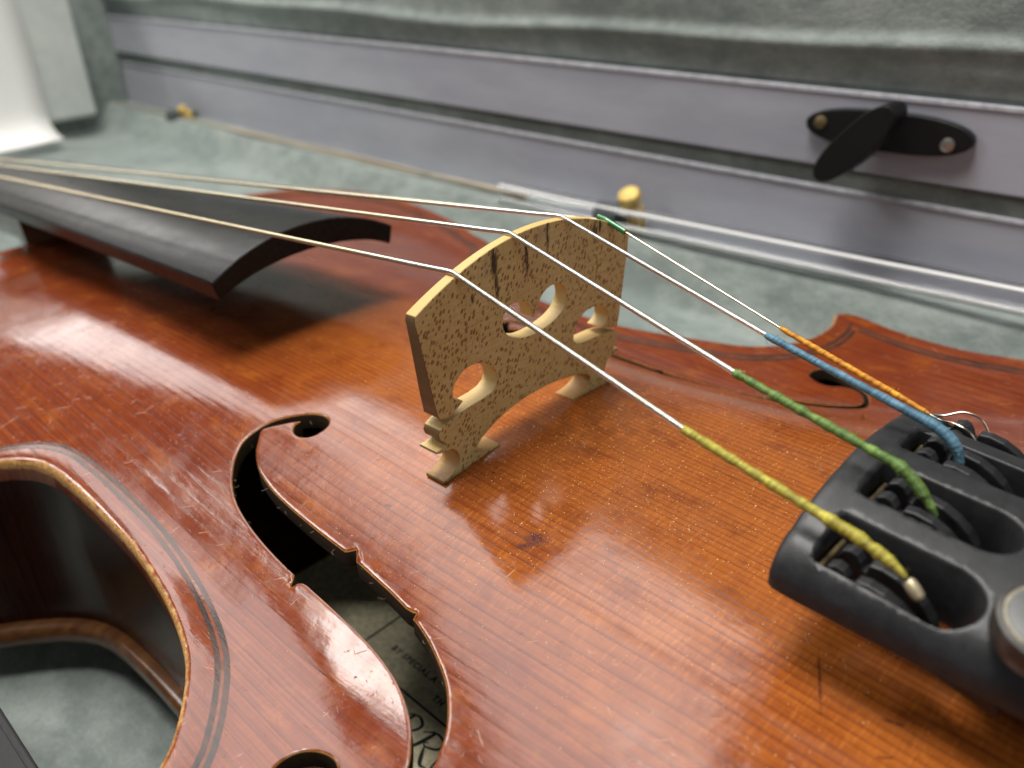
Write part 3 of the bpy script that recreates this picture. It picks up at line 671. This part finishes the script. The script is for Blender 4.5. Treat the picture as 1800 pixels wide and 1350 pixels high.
V = [bridge_pt(0, p[0], p[1] if p[1] > .75 or abs(p[0]) > 25 else p[1]) for p in ov]+[bridge_pt(-bthick(*p), p[0], p[1]) for p in ov]
F = [t for t in tri]+[(t[2]+nv, t[1]+nv, t[0]+nv) for t in tri]; ed = set()
for t in tri:
    for a, b in ((t[0], t[1]), (t[1], t[2]), (t[2], t[0])): ed.add((a, b))
for a, b in ed:
    if (b, a) not in ed: F.append((b, a, a+nv, b+nv))
# seat the feet on the arching
V = [(v[0], v[1], v[2] if v[2] > .9 else v[2]) for v in V]
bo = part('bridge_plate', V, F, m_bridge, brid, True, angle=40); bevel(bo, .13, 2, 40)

# ---------------------------------------------------------------- strings
def zb(y): return 33.95-(y+1.0)**2/86.0-.018*y
ZN = -4.2
strings = {}
def make_string(nm, label, y0, r, mat, tail, yn):
    t = thing('violin_string', label, 'violin string', bridge_pt(-1, y0, zb(y0)), 'four strings across the bridge')
    z0 = zb(y0)+r*.72; A = np.array([-328, yn, ZN+.6]); B = np.array(bridge_pt(-1.15, y0, z0)); B1 = np.array(bridge_pt(-.35, y0, z0-.03))
    L = [A+(B-A)*q for q in np.linspace(0, .985, 40)]
    T = [np.array(p, float) for p in tail]
    d = (T[0]-B1); L2 = [B1+d*q for q in np.linspace(.03, 1, 18)]
    path = L+[B-np.array([.5, 0, -.0]), B, (B+B1)/2+np.array([0, 0, .05]), B1]+L2+T[1:]
    v, f, uv = tube(path, r, 12); part('wound_wire' if r > .2 else 'plain_wire', v, f, mat, t, True, uv=uv)
    strings[nm] = t; return t, np.array(path), B1
m_wG = mat_wire('silver_wire', (.72, .70, .66), .30, (.62, .56, .44)); m_wD = mat_wire('silver_wire_two', (.76, .75, .74), .28, (.70, .66, .56)); m_wA = mat_wire('aluminium_wire', (.80, .80, .80), .28, (.74, .72, .68)); m_wE = simple('plain_steel_wire', (.68, .63, .52), .2, 1.)
def silk_wrap(t, pts, r, mat, pitch, amp, taper=None, lump=0., name='silk_winding'):
    P = catmull(pts, .05); n = len(P); L = np.concatenate([[0], np.cumsum(np.linalg.norm(np.diff(P, axis=0), axis=1))])
    ph = rng.uniform(0, 6, 6)
    lumpf = 1+lump*(np.sin(L*2.1+ph[0])*.5+np.sin(L*3.7+ph[1])*.35+np.sin(L*.9+ph[2])*.4)
    rad = r*lumpf
    if taper is not None: rad = rad*np.interp(L/L[-1], taper[0], taper[1])
    phase = np.cumsum(np.concatenate([[0], np.diff(L)*(1+.25*np.sin(L[1:]*1.3+ph[3]))]))
    def rf(l, th):
        s = np.interp(l, L, phase); return 1+.05*abs(math.sin(math.pi*s/.24-th/2+.6*math.sin(s*1.7+ph[5])))+amp*.5*math.sin(2.3*s+th+ph[4])+amp*(abs(math.sin(math.pi*s/pitch-th/2))*2-1.2)+amp*.25*math.sin(2*math.pi*s/(pitch*.31)-th)
    v, f, uv = tube(P, rad, 16, rf); part(name, v, f, mat, t, True, uv=uv)
    fr_ = []
    for i in list(rng.integers(2, n-2, 16))+list(rng.integers(2, 60, 7)):      # loose threads standing off the winding
        a = rng.uniform(0, 6.28); q = P[i]+np.array([0, math.cos(a), math.sin(a)])*rad[i]*.9; d = np.array([rng.normal(0, .5), math.cos(a), math.sin(a)]); pp = [q]
        for _ in range(4): d = d+rng.normal(0, .6, 3); d /= np.linalg.norm(d); pp.append(pp[-1]+d*rng.uniform(.12, .3))
        fr_.append(tube(catmull(pp, .1), .02, 4))
    V_, F_ = joinm(*[q[:2] for q in fr_]); part('loose_thread', V_, F_, mat, t, True, uv=np.concatenate([np.array(q[2]) for q in fr_]), kind='stuff')
tG, pG, bG = make_string('G', 'thick wound string nearest the camera with yellow silk end', -16.75, .385, m_wG, [(37.9, -16.0, 21.7), (54.6, -16, 18.2), (59, -16, 17.3), (61.5, -16, 16.4)], -8.25)
silk_wrap(tG, [(37.6, -16.01, 21.75), (46, -16, 20.0), (54.6, -16.0, 18.25), (57.4, -16, 17.75), (59.2, -16, 17.3), (61, -16.0, 16.7), (62.4, -16, 16.1), (63.6, -16, 15.4)], .52, mat_silk('yellow_silk', (.52, .46, .055), (.22, .18, .02)), .78, .035, ([0, .03, .3, .6, .68, .8, .9, .97, 1], [.9, 1, 1, 1.05, 1.15, 1.35, 1.15, .8, .5]), .15)
V, F = lathe([(.3, -1.15), (.5, -1.05), (.66, -.7), (.7, 0), (.66, .7), (.5, 1.05), (.3, 1.15)], (64.6, -15.9, 14.3), (.8, -.25, -.55), 20); part('ball_end', V, F, m_gold, tG, True, angle=50)
tD, pD, bD = make_string('D', 'wound string second from the camera with green silk end', -5.6, .37, m_wD, [(37.7, -5.4, 24.5), (54.5, -5.4, 20.9), (57.6, -5.4, 20.3), (59.4, -5.4, 19.2)], -2.75)
silk_wrap(tD, [(37.4, -5.4, 24.55), (46, -5.4, 22.7), (54.5, -5.4, 20.95), (56.6, -5.4, 20.55), (57.9, -5.4, 20.15), (59.2, -5.4, 19.35), (60.4, -5.4, 18.3), (61.6, -5.4, 17.0), (62.4, -5.4, 16.0)], .51, mat_silk('green_silk', (.17, .28, .05), (.05, .115, .02)), .8, .035, ([0, .02, .25, .28, .6, .75, .86, .95, 1], [.8, 1, 1, 1.05, 1.05, 1.15, 1.4, .95, .45]), .18)
tA, pA, bA = make_string('A', 'wound string second from the far side with blue silk end', 5.6, .34, m_wA, [(35.7, 5.4, 24.85), (54.5, 5.4, 20.7), (58.1, 5.4, 19.8), (59.3, 5.4, 18.9)], 2.75)
silk_wrap(tA, [(35.4, 5.4, 24.9), (45, 5.4, 22.8), (54.5, 5.4, 20.75), (57, 5.4, 20.2), (58.4, 5.4, 19.65), (59.6, 5.4, 18.8), (60.4, 5.4, 17.7), (60.9, 5.4, 16.3)], .49, mat_silk('blue_silk', (.12, .27, .37), (.035, .10, .16)), .7, .03, ([0, .02, .45, .7, .8, .9, 1], [.75, .95, 1, 1.15, 1.3, 1.35, 1.0]), .05)
tE, pE, bE = make_string('E', 'thin plain wire string farthest away with orange silk end', 16.75, .145, m_wE, [(32.1, 16.0, 21.1), (43, 16.0, 18.2), (53.7, 16.0, 15.4)], 8.25)
silk_wrap(tE, [(32.0, 16.0, 21.12), (43, 16.0, 18.2), (49, 16., 16.65), (53.8, 16.0, 15.35)], .43, mat_silk('orange_silk', (.80, .36, .012), (.38, .12, .004)), 1.2, .075, ([0, .04, .2, .8, .96, 1], [.45, .8, 1, 1, .75, .4]), .05)
for sy in (-1, 1):
    v, f, uv = tube(catmull([(53.6, 16.0, 15.4), (55.2, 16+sy*.7, 15.5), (57.0, 16+sy*1.75, 16.2), (59.0, 16+sy*2.0, 15.9), (60.3, 16+sy*1.9, 14.4), (60.6, 16+sy*1.2, 13.4)], .2), .15, 8); part('wire_loop', v, f, m_wE, tE, True, uv=uv)
P = np.array(bridge_pt(-2.3, 16.75, zb(16.75)+.42)); Q = bE; Q2 = Q+(np.array([32.1, 16.0, 21.1])-Q)*.115; 
Q1 = np.array(bridge_pt(-.7, 16.75, zb(16.75)+.2))
v, f, uv = tube(catmull([P, Q1, Q, Q+(Q2-Q)*.5, Q2], .15), .46, 16); part('bridge_sleeve', v, f, m_green, tE, True, uv=uv, label='short green plastic sleeve where the string crosses the bridge', angle=50)

# ---------------------------------------------------------------- tailpiece with four built-in fine tuners
def deck(x, y): return 18.3-y*y/92.0-.075*(x-54)
tail = thing('tailpiece', 'matte black tailpiece with four fine tuner slots', 'tailpiece', (52, 0, 9.5))
def hw(x): return np.interp(x, [51, 54, 62, 75, 95, 120, 150, 162], [19.9, 20.1, 19.8, 19.2, 18.2, 15.6, 12.0, 10.5])
SY = (-14.9, -5.2, 5.2, 15.4)
SLW = (3.05, 3.2, 3.2, 3.2)
def slot_poly(y, w_):
    p = [(55.2, y-w_+.25), (55.45, y-w_)]+[(x, y-w_) for x in np.arange(57, 67.0, 1.)]
    p += [(67.2+w_*1.12*math.sin(a), y-w_*math.cos(a)) for a in np.linspace(0, math.pi, 19)]
    p += [(x, y+w_) for x in np.arange(66.4, 56.9, -1.)]+[(55.45, y+w_), (55.2, y+w_-.25)]
    return np.array(p)
slots = [slot_poly(y, w_) for y, w_ in zip(SY, SLW)]
front = [(51.35+.0022*y*y*.2, y) for y in np.linspace(19.6, -19.6, 50)]
xs_ = np.linspace(52.2, 161, 90); tp_out = np.array(front+[(x, -hw(x)) for x in xs_]+[(162, y) for y in np.linspace(-10.2, 10.2, 16)]+[(x, hw(x)) for x in xs_[::-1]])
if signed_area(tp_out) < 0: tp_out = tp_out[::-1]
pts = []
for loop, offs in [(tp_out, (.15, .35, .7, 1.2, 2., 3., 4.2, 5.4))]+[(s_, (.12, .27, .42, .8)) for s_ in slots]:
    t = np.roll(loop, -1, 0)-np.roll(loop, 1, 0); t /= np.linalg.norm(t, axis=1)[:, None]; nn = np.stack([-t[:, 1], t[:, 0]], 1)
    for o in offs:
        for sg in (1, -1):
            Q = loop+nn*o*sg; pts.append(Q[dist_loop(Q, loop) > .92*o])
gx, gy = np.meshgrid(np.arange(52, 162, 1.4), np.arange(-20, 20, 1.4)); pts.append(np.stack([gx.ravel(), gy.ravel()], 1)); P = np.vstack(pts)
ok = inside(P, tp_out)
for s_ in slots: ok &= ~inside(P, s_)
P = P[ok]; dS = np.min([dist_loop(P, s_) for s_ in slots], 0); P = P[(dist_loop(P, tp_out) > .12) & (dS > .1)]
nr = np.minimum(dist_loop(P, tp_out), np.min([dist_loop(P, s_) for s_ in slots], 0)) < .6; Pf = P[~nr]; key = np.round(Pf/.45).astype(int); _, ix = np.unique(key, axis=0, return_index=True); P = np.vstack([P[nr], Pf[np.sort(ix)]]); key = np.round(P/.03).astype(int); _, ix = np.unique(key, axis=0, return_index=True); P = P[np.sort(ix)]
ov, tri = cdt(tp_out, slots, P); dO = dist_loop(ov, tp_out); dS = np.min([dist_loop(ov, s_) for s_ in slots], 0)
fr = ov[:, 0]-51.4
zt = deck(ov[:, 0], ov[:, 1])
dside = np.clip(hw(ov[:, 0])-np.abs(ov[:, 1]), 0, 6); R6 = 4.0; q = np.clip(dside, 0, R6); zt = zt-(R6-np.sqrt(np.maximum(R6*R6-(R6-q)**2, 0)))*.82
q = np.clip(fr, 0, 1.3); zt = zt-(1.3-np.sqrt(np.maximum(1.69-(1.3-q)**2, 0)))*.9
q = np.clip(dS, 0, .42); zt = zt-(.42-np.sqrt(np.maximum(.1764-(.42-q)**2, 0)))*.9
# string saddle grooves in front of each slot
for y in SY: zt = zt-(.35 if y < -10 else .1)*np.exp(-((ov[:, 1]-y-.4*(y < -10)*-1)/1.1)**2)*np.clip((56.5-ov[:, 0])/1.0, 0, 1)
zl = 9.3-.055*(ov[:, 0]-52)+.5*np.clip(1-dO/1.2, 0, 1)
V, F, k = solidify(ov, tri, np.maximum(zt, zl+.25), zl); part('tailpiece_body', V, F, m_black, tail, True, angle=48)
# levers
def fork(y, dz, name, yc):
    z0 = deck(59., y)+dz
    prof = [(56.7, -3.0), (56.3, -1.6), (56.35, -.5), (56.8, .4), (57.6, .8), (58.4, .5), (58.9, -.2), (59.1, -.9), (59.5, -1.1), (59.7, .0), (61.0, .15), (62.6, -.15), (64.2, -.9), (65.6, -2.0), (66.6, -3.3), (67.3, -4.8), (67.6, -6.2), (65.6, -6.4), (62, -5.4), (58.2, -4.4)]
    ms = []
    for sy in (-1, 1):
        a, b = sorted((y+sy*.85, y+sy*2.35)); ms.append(prism([(p[0], z0+p[1]) for p in prof], 1, a, b))
    ms.append(prism([(64.8, z0-3.0), (66.4, z0-4.6), (74.5, z0-7.3), (74.5, z0-8.6), (64.5, z0-6.4)], 1, y-1.6, y+1.6))
    ft = part(name, *joinm(*ms), m_black, tail, False); bevel(ft, .22, 2, 40)
    v, f, uv = tube([(55.8, yc-3.0, deck(56, yc)-2.7), (55.8, yc+3.0, deck(56, yc)-2.7)], .34, 12); part('hinge_pin', v, f, m_oldbrass, ft, True, angle=40)
    return ft
for y, dz, sty in zip(SY, (-1.5, -1.0, -.5, -.6), (-16, -5.4, 5.4, 16)): 
    ft = fork((-15.6 if y < -10 else 15.0) if abs(sty) > 10 else y, dz, 'fine_tuner', y)
    kx, ky, kz = 75.9, y*1.07, deck(75, y)+1.5
    V, F = lathe([(2.2, -5.5), (2.2, -1.6), (4.0, -1.4), (4.45, -1.0), (4.6, -.2), (4.6, 1.2), (4.45, 1.75), (4.1, 1.95), (3.95, 1.9)], (kx, ky, kz), (.1, y*.012, 1), 48)
    kn = part('tuner_screw', V, F, m_knobside, ft, True, angle=35)
    V, F = lathe([(4.0, 1.6), (3.96, 1.98), (3.78, 2.1), (3.6, 2.0)], (kx, ky, kz), (.1, y*.012, 1), 48); 
    part('screw_head_ring', V, F, m_knobring, ft, True, angle=35)
    V, F = lathe([(3.62, 1.7), (3.6, 2.04), (3.3, 2.2), (1.0, 2.25)], (kx, ky, kz), (.1, y*.012, 1), 48); part('screw_head', V, F, m_knobtop, ft, True, angle=35)

# ---------------------------------------------------------------- the case
case = thing('violin_case', 'open violin case lined with grey-green velvet and satin ribbon', 'instrument case', (0, 0, -70))
def floor_z(x, y):
    d = np.zeros_like(x)
    P = np.stack([x.ravel(), y.ravel()], 1); dd = dist_loop(P, outline); ins = inside(P, outline); dd = np.where(ins, 0, dd).reshape(x.shape)
    sm_ = lambda v, a, b: (lambda t: t*t*(3-2*t))(np.clip((v-a)/(b-a), 0, 1))
    pad = -63+35*sm_(dd, 3.5, 9)*sm_(y, 20, 50)                       # waist pad beside the far side
    neckpad = sm_(-x, 214, 232); pad = np.maximum(pad, -63+37*neckpad*sm_(np.abs(y), 18, 30))
    wall = sm_(y, 106.5, 117.5); z = pad*(1-wall)+(-15.2)*wall
    z = z+1.6*np.exp(-((y-118.5)/2.6)**2)
    wl = sm_(-y, 108, 120); z = z*(1-wl)+(-18)*wl
    z = z+.5*np.sin(x*.045+np.sin(y*.06)*1.5)*np.sin(y*.07+x*.012)
    return z
xs_ = np.concatenate([np.arange(-500, -230, 4.), np.arange(-230, 60, 2.5), np.arange(60, 330, 5.)]); ys_ = np.concatenate([np.arange(-136, 44, 3.5), np.arange(44, 100, 2.), np.arange(100, 134, 1.)])
gx, gy = np.meshgrid(xs_, ys_, indexing='ij'); gz = floor_z(gx, gy); nx, ny = gx.shape
V = np.stack([gx.ravel(), gy.ravel(), gz.ravel()], 1); F = [(i*ny+j, (i+1)*ny+j, (i+1)*ny+j+1, i*ny+j+1) for i in range(nx-1) for j in range(ny-1)]
part('velvet_lining', V, F, m_velvet, case, True)
def board(name, y0, y1, z0, z1, mat, bv=1.2, x0=-500, x1=330):
    V, F = box(((x0+x1)/2, (y0+y1)/2, (z0+z1)/2), (x1-x0, y1-y0, z1-z0)); o = part(name, V, F, mat, case, False); return bevel(o, bv, 3)
board('lower_board', 131.5, 140, -64, 12.0, m_velvet, .6)
board('ribbon', 130.6, 132.3, -26, 7.2, m_ribbon, .5)
board('ribbon_hem', 130.1, 130.7, 6.1, 7.3, m_hem, .25)
board('upper_board', 131.55, 141, 12.2, 36, m_velvet, 1.2)
board('ribbon', 129.2, 131.6, 12.5, 31.9, m_ribbon, .6)
board('ribbon_hem', 128.8, 129.4, 30.8, 32.1, m_hem, .25)
# padded velvet above the upper ribbon, with one long fold
xs_ = np.arange(-500, 331, 5.); zs_ = np.concatenate([np.arange(33, 60, .8), np.arange(60, 190, 5.)]); gx, gz = np.meshgrid(xs_, zs_, indexing='ij')
fold = 42.6+1.0*np.sin(gx*.018+1.)+.6*np.sin(gx*.05)
gy = 131-1.0*np.clip((gz-33)/5, 0, 1)-1.9*np.exp(-((gz-fold)/2.9)**2)*(gz < fold)-1.9*np.exp(-((gz-fold)/1.6)**2)*(gz >= fold)-.05*np.clip(gz-46, 0, 200)+.7*np.sin(gx*.03+gz*.12)*np.clip((gz-33)/6, 0, 1)
nx, nz = gx.shape; V = np.stack([gx.ravel(), gy.ravel(), gz.ravel()], 1); F = [(i*nz+j, (i+1)*nz+j, (i+1)*nz+j+1, i*nz+j+1) for i in range(nx-1) for j in range(nz-1)]
part('lid_padding', V, F, m_velvet, case, True)
V, F = joinm(box((-85, 146, 70), (840, 4, 250)), box((-85, -140, -42), (840, 6, 48)), box((-85, 0, -69), (840, 286, 3)), box((-504, 0, -34), (6, 286, 60)), box((333, 0, -34), (6, 286, 60)))
part('case_shell', V, F, m_outer, case, False)
V, F = box((-428, 88.8, 20), (13, 26.6, 72)); bevel(part('end_partition', V, F, m_velvet2, case, False), 2.5, 3)
V, F = box((-447, 100, 66), (5, 60, 248)); bevel(part('lid_end_wall', V, F, m_velvet, case, False), 1.5, 2)
V, F = joinm(box((-42, -85.6, -47), (76, 13, 34)), box((-42, -79.0, -30.4), (76, 1.3, 1.3))); bevel(part('black_binding', V, F, m_outer, case, False), .4, 2)
# black turn button for a bow, on the upper ribbon
YB = 129.1
def plate(name, cx, cz, L, Wd, ang, y0, y1, mat, parent, point=.35):
    pr = []
    for k in range(28):
        t = 2*math.pi*k/28; c, s_ = math.cos(t), math.sin(t)
        u = L/2*(abs(c)**.75)*(1 if c > 0 else -1); v = Wd/2*(abs(s_)**.9)*(1 if s_ > 0 else -1); pr.append((u, v))
    ca, sa = math.cos(ang), math.sin(ang); poly = [(cx+u*ca-v*sa, cz+u*sa+v*ca) for u, v in pr]
    V, F = prism(poly, 1, y0, y1); return bevel(part(name, V, F, mat, parent, True, angle=40), 1.5 if name == 'turn_button' else .6, 3, 40)
sp = plate('bow_spinner', -1.2, 23.7, 41, 9.6, .005, YB-2.2, YB+.1, m_blackgloss, case)
V, F = lathe([(2.6, 0), (2.6, 5)], (-4.1, YB-2, 22.0), (0, -1, 0), 20); part('pivot', V, F, m_blackgloss, sp, True, angle=40)
plate('turn_button', -4.2, 22.1, 24.5, 8.0, .86, YB-13, YB-5., m_blackgloss, sp)
for x in (-17.6, 13.9):
    V, F = lathe([(1.7, 0), (1.6, .5), (.9, .8)], (x, YB-2.1, 24.1 if x < 0 else 22.6), (0, -1, 0), 16); part('screw', V, F, m_oldbrass if x < 0 else m_steel, sp, True, angle=40)
# clear tube holding spare strings, clipped along the wall
tubeo = thing('string_tube', 'clear plastic tube of spare strings along the foot of the ribboned wall', 'string tube', (-200, 119.5, -10))
A = np.array([-455, 121, -12.6]); B = np.array([150, 119.4, -3.6])
ys = lambda x: 120.0; 
tp0 = np.array([-452, 120, -15.0]); tp1 = np.array([39, 120, -7.0]); dirt = (tp1-tp0)/np.linalg.norm(tp1-tp0)
def tpt(x): return tp0+(tp1-tp0)*((x-tp0[0])/(tp1[0]-tp0[0]))
def bent(x): 
    # px fit: height of the tube's axis
    return np.array([x, 120.0, np.interp(x, [-460, -366, -96, 39, 330], [-15.0, -13.6, -10.9, -7.1, 2.])])
prof_o = [bent(x) for x in np.linspace(-126, 300, 50)]
v, f, uv = tube(prof_o, 3.7, 24, cap=False); v2, f2, _ = tube(prof_o, 2.7, 24, cap=False)
n = len(v); F2 = [tuple(reversed([i+n for i in q])) for q in f2]; N = 24; last = (50-1)*N
caps = [(k, n+k, n+(k+1) % N, (k+1) % N) for k in range(N)]+[(last+(k+1) % N, n+last+(k+1) % N, n+last+k, last+k) for k in range(N)]
part('clear_wall', list(v)+list(v2), list(f)+F2+caps, m_glass, tubeo, True, angle=50)
cords = []
for a in (0, 2.1, 4.2):
    c = [bent(x)+np.array([0, .9*math.cos(a+x*.012), .9*math.sin(a+x*.012)]) for x in np.linspace(-455, -115, 90)]; cords.append(tube(c, .5, 6)[:2])
# the clear tube's two highlight bands, made as white strands along its wall
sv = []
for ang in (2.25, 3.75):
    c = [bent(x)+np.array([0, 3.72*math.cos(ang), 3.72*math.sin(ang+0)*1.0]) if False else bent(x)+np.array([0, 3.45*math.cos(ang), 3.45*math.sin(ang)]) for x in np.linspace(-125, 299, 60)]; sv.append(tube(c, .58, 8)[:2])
part('tube_highlight', *joinm(*sv), m_tube_highlight, tubeo, True, angle=60)
part('spare_strings', *joinm(*cords), m_cordg, tubeo, True, angle=60)
for k, (x, lb) in enumerate(((-366, 'far dark clip with brass stud'), (-79, 'near dark clip with brass stud'))):
    c = bent(x)
    V, F = lathe([(3.2, -4.2), (3.9, -4.0), (3.9, 4.0), (3.2, 4.2)], tuple(c), (1, 0, .012), 24); cl = part('tube_clip', V, F, m_felt, case, True, angle=40)
    V, F = box((c[0], 126.5, c[2]), (7, 9, 3)); part('clip_foot', V, F, m_felt, cl, False)
    q = .68 if k == 0 else 1.
    V, F = lathe([(2.6*q, 0), (3.6*q, .5), (3.7*q, 2.0*q), (3.2*q, 3.0*q), (1.5*q, 3.6*q)], (c[0]+6*q, 122.5, c[2]+5.2*q), (0, -.5, .85), 24); part('stud', V, F, m_brass, cl, True, angle=40)
    V, F = box((c[0]+7.5, 123, c[2]-1.), (5, 3.4, 10)); bevel(part('stud_plate', V, F, m_brass, cl, False), .6)
# sheet of white paper propped against the partition
V = []; F = []; m_ = 24
for i in range(m_):
    t = i/(m_-1)
    if t < .7: x, z = -414-1.5*math.sin(t*4), 70-80*t/.7
    else:
        a = (t-.7)/.3*1.35; x, z = -414+15*(1-math.cos(a))*1.1, -10-11*math.sin(a)
    for j, y in enumerate(np.linspace(-40, 72+1.6*math.sin(t*5)+(3.5*t*t), 12)): V.append((x+1.2*math.sin(y*.03), y, z-.02*(72-y)*t))
for i in range(m_-1):
    for j in range(11): F.append((i*12+j, i*12+j+1, (i+1)*12+j+1, (i+1)*12+j))
pa = part('paper_sheet', V, F, m_paper, None, True); tag(pa, 'white sheet of paper curling down beside the velvet partition', 'paper')
md = pa.modifiers.new('thickness', 'SOLIDIFY'); md.thickness = .25*S

# ---------------------------------------------------------------- rosin dust and lint on the varnish
def surf(P): return ztop_full(P, np.full(len(P), 9.), np.full(len(P), 9.))
def spec_mesh(n):
    V = []; F = []
    pts = []
    while len(pts) < n:
        if rng.random() < .62: p = rng.normal((16, -4), (20, 15))
        else: p = np.array([rng.uniform(-130, 80), rng.uniform(-52, 45)])
        pts.append(p)
    P = np.array(pts); ok = inside(P, outline) & ~inside(P, FH) & ~inside(P, FH2) & (dist_loop(P, outline) > 1.5) & (dist_loop(P, FH) > .6); P = P[ok]; Z = surf(P)
    for p, z in zip(P, Z):
        r = .035+.05*rng.random()**3.0+(.05 if rng.random() < .03 else 0); a = rng.uniform(0, 6.28); e = rng.uniform(.5, 1.4); k = len(V)
        for t in range(4): V.append((p[0]+r*e*math.cos(a+t*math.pi/2), p[1]+r*math.sin(a+t*math.pi/2), z+.012))
        V.append((p[0], p[1], z+r*.8)); F += [(k, k+1, k+4), (k+1, k+2, k+4), (k+2, k+3, k+4), (k+3, k, k+4)]
    return V, F
V, F = spec_mesh(5200); d = part('rosin_dust', V, F, m_dust, None, False, kind='stuff'); tag(d, 'pale rosin dust specks scattered on the varnish around the bridge', 'dust')
fib = []
def fibre(p, L, up=0., r=.017):
    a = rng.uniform(0, 6.28); q = np.array(p, float); pts = [q]
    for _ in range(5):
        a += rng.normal(0, .7); q = q+np.array([math.cos(a), math.sin(a), up+rng.normal(0, .12)])*L/5; pts.append(q)
    fib.append(tube(catmull(pts, L/14), r, 4)[:2])
k = 0
while k < 26:
    p = np.array([[rng.uniform(-60, 60), rng.uniform(-36, 20)]])
    if inside(p, FH)[0] or dist_loop(p, FH)[0] < 1.5: continue
    fibre((p[0, 0], p[0, 1], surf(p)[0]+.12), rng.uniform(.6, 2.0)); k += 1
for i in rng.choice(len(FH), 60, replace=False):
    p = FH[i]; z = float(arch(np.array([p[0]]), np.array([p[1]]))[0]); fibre((p[0], p[1], z-rng.uniform(.5, 2.4)), rng.uniform(.5, 1.6), -.1)
for p in ((38.5, -5.0, 24.9), (39.6, -6., 24.4), (42.5, -5.9, 23.4), (37.9, -4.9, 25.), (-36, -14, 24.), (6, -16.2, 30.)): fibre(p, 1.9, .25, .022)
lf = part('lint_fibres', *joinm(*fib), m_lint, None, True, kind='stuff'); tag(lf, 'fine pale lint fibres clinging to the varnish and sound hole edges', 'lint')
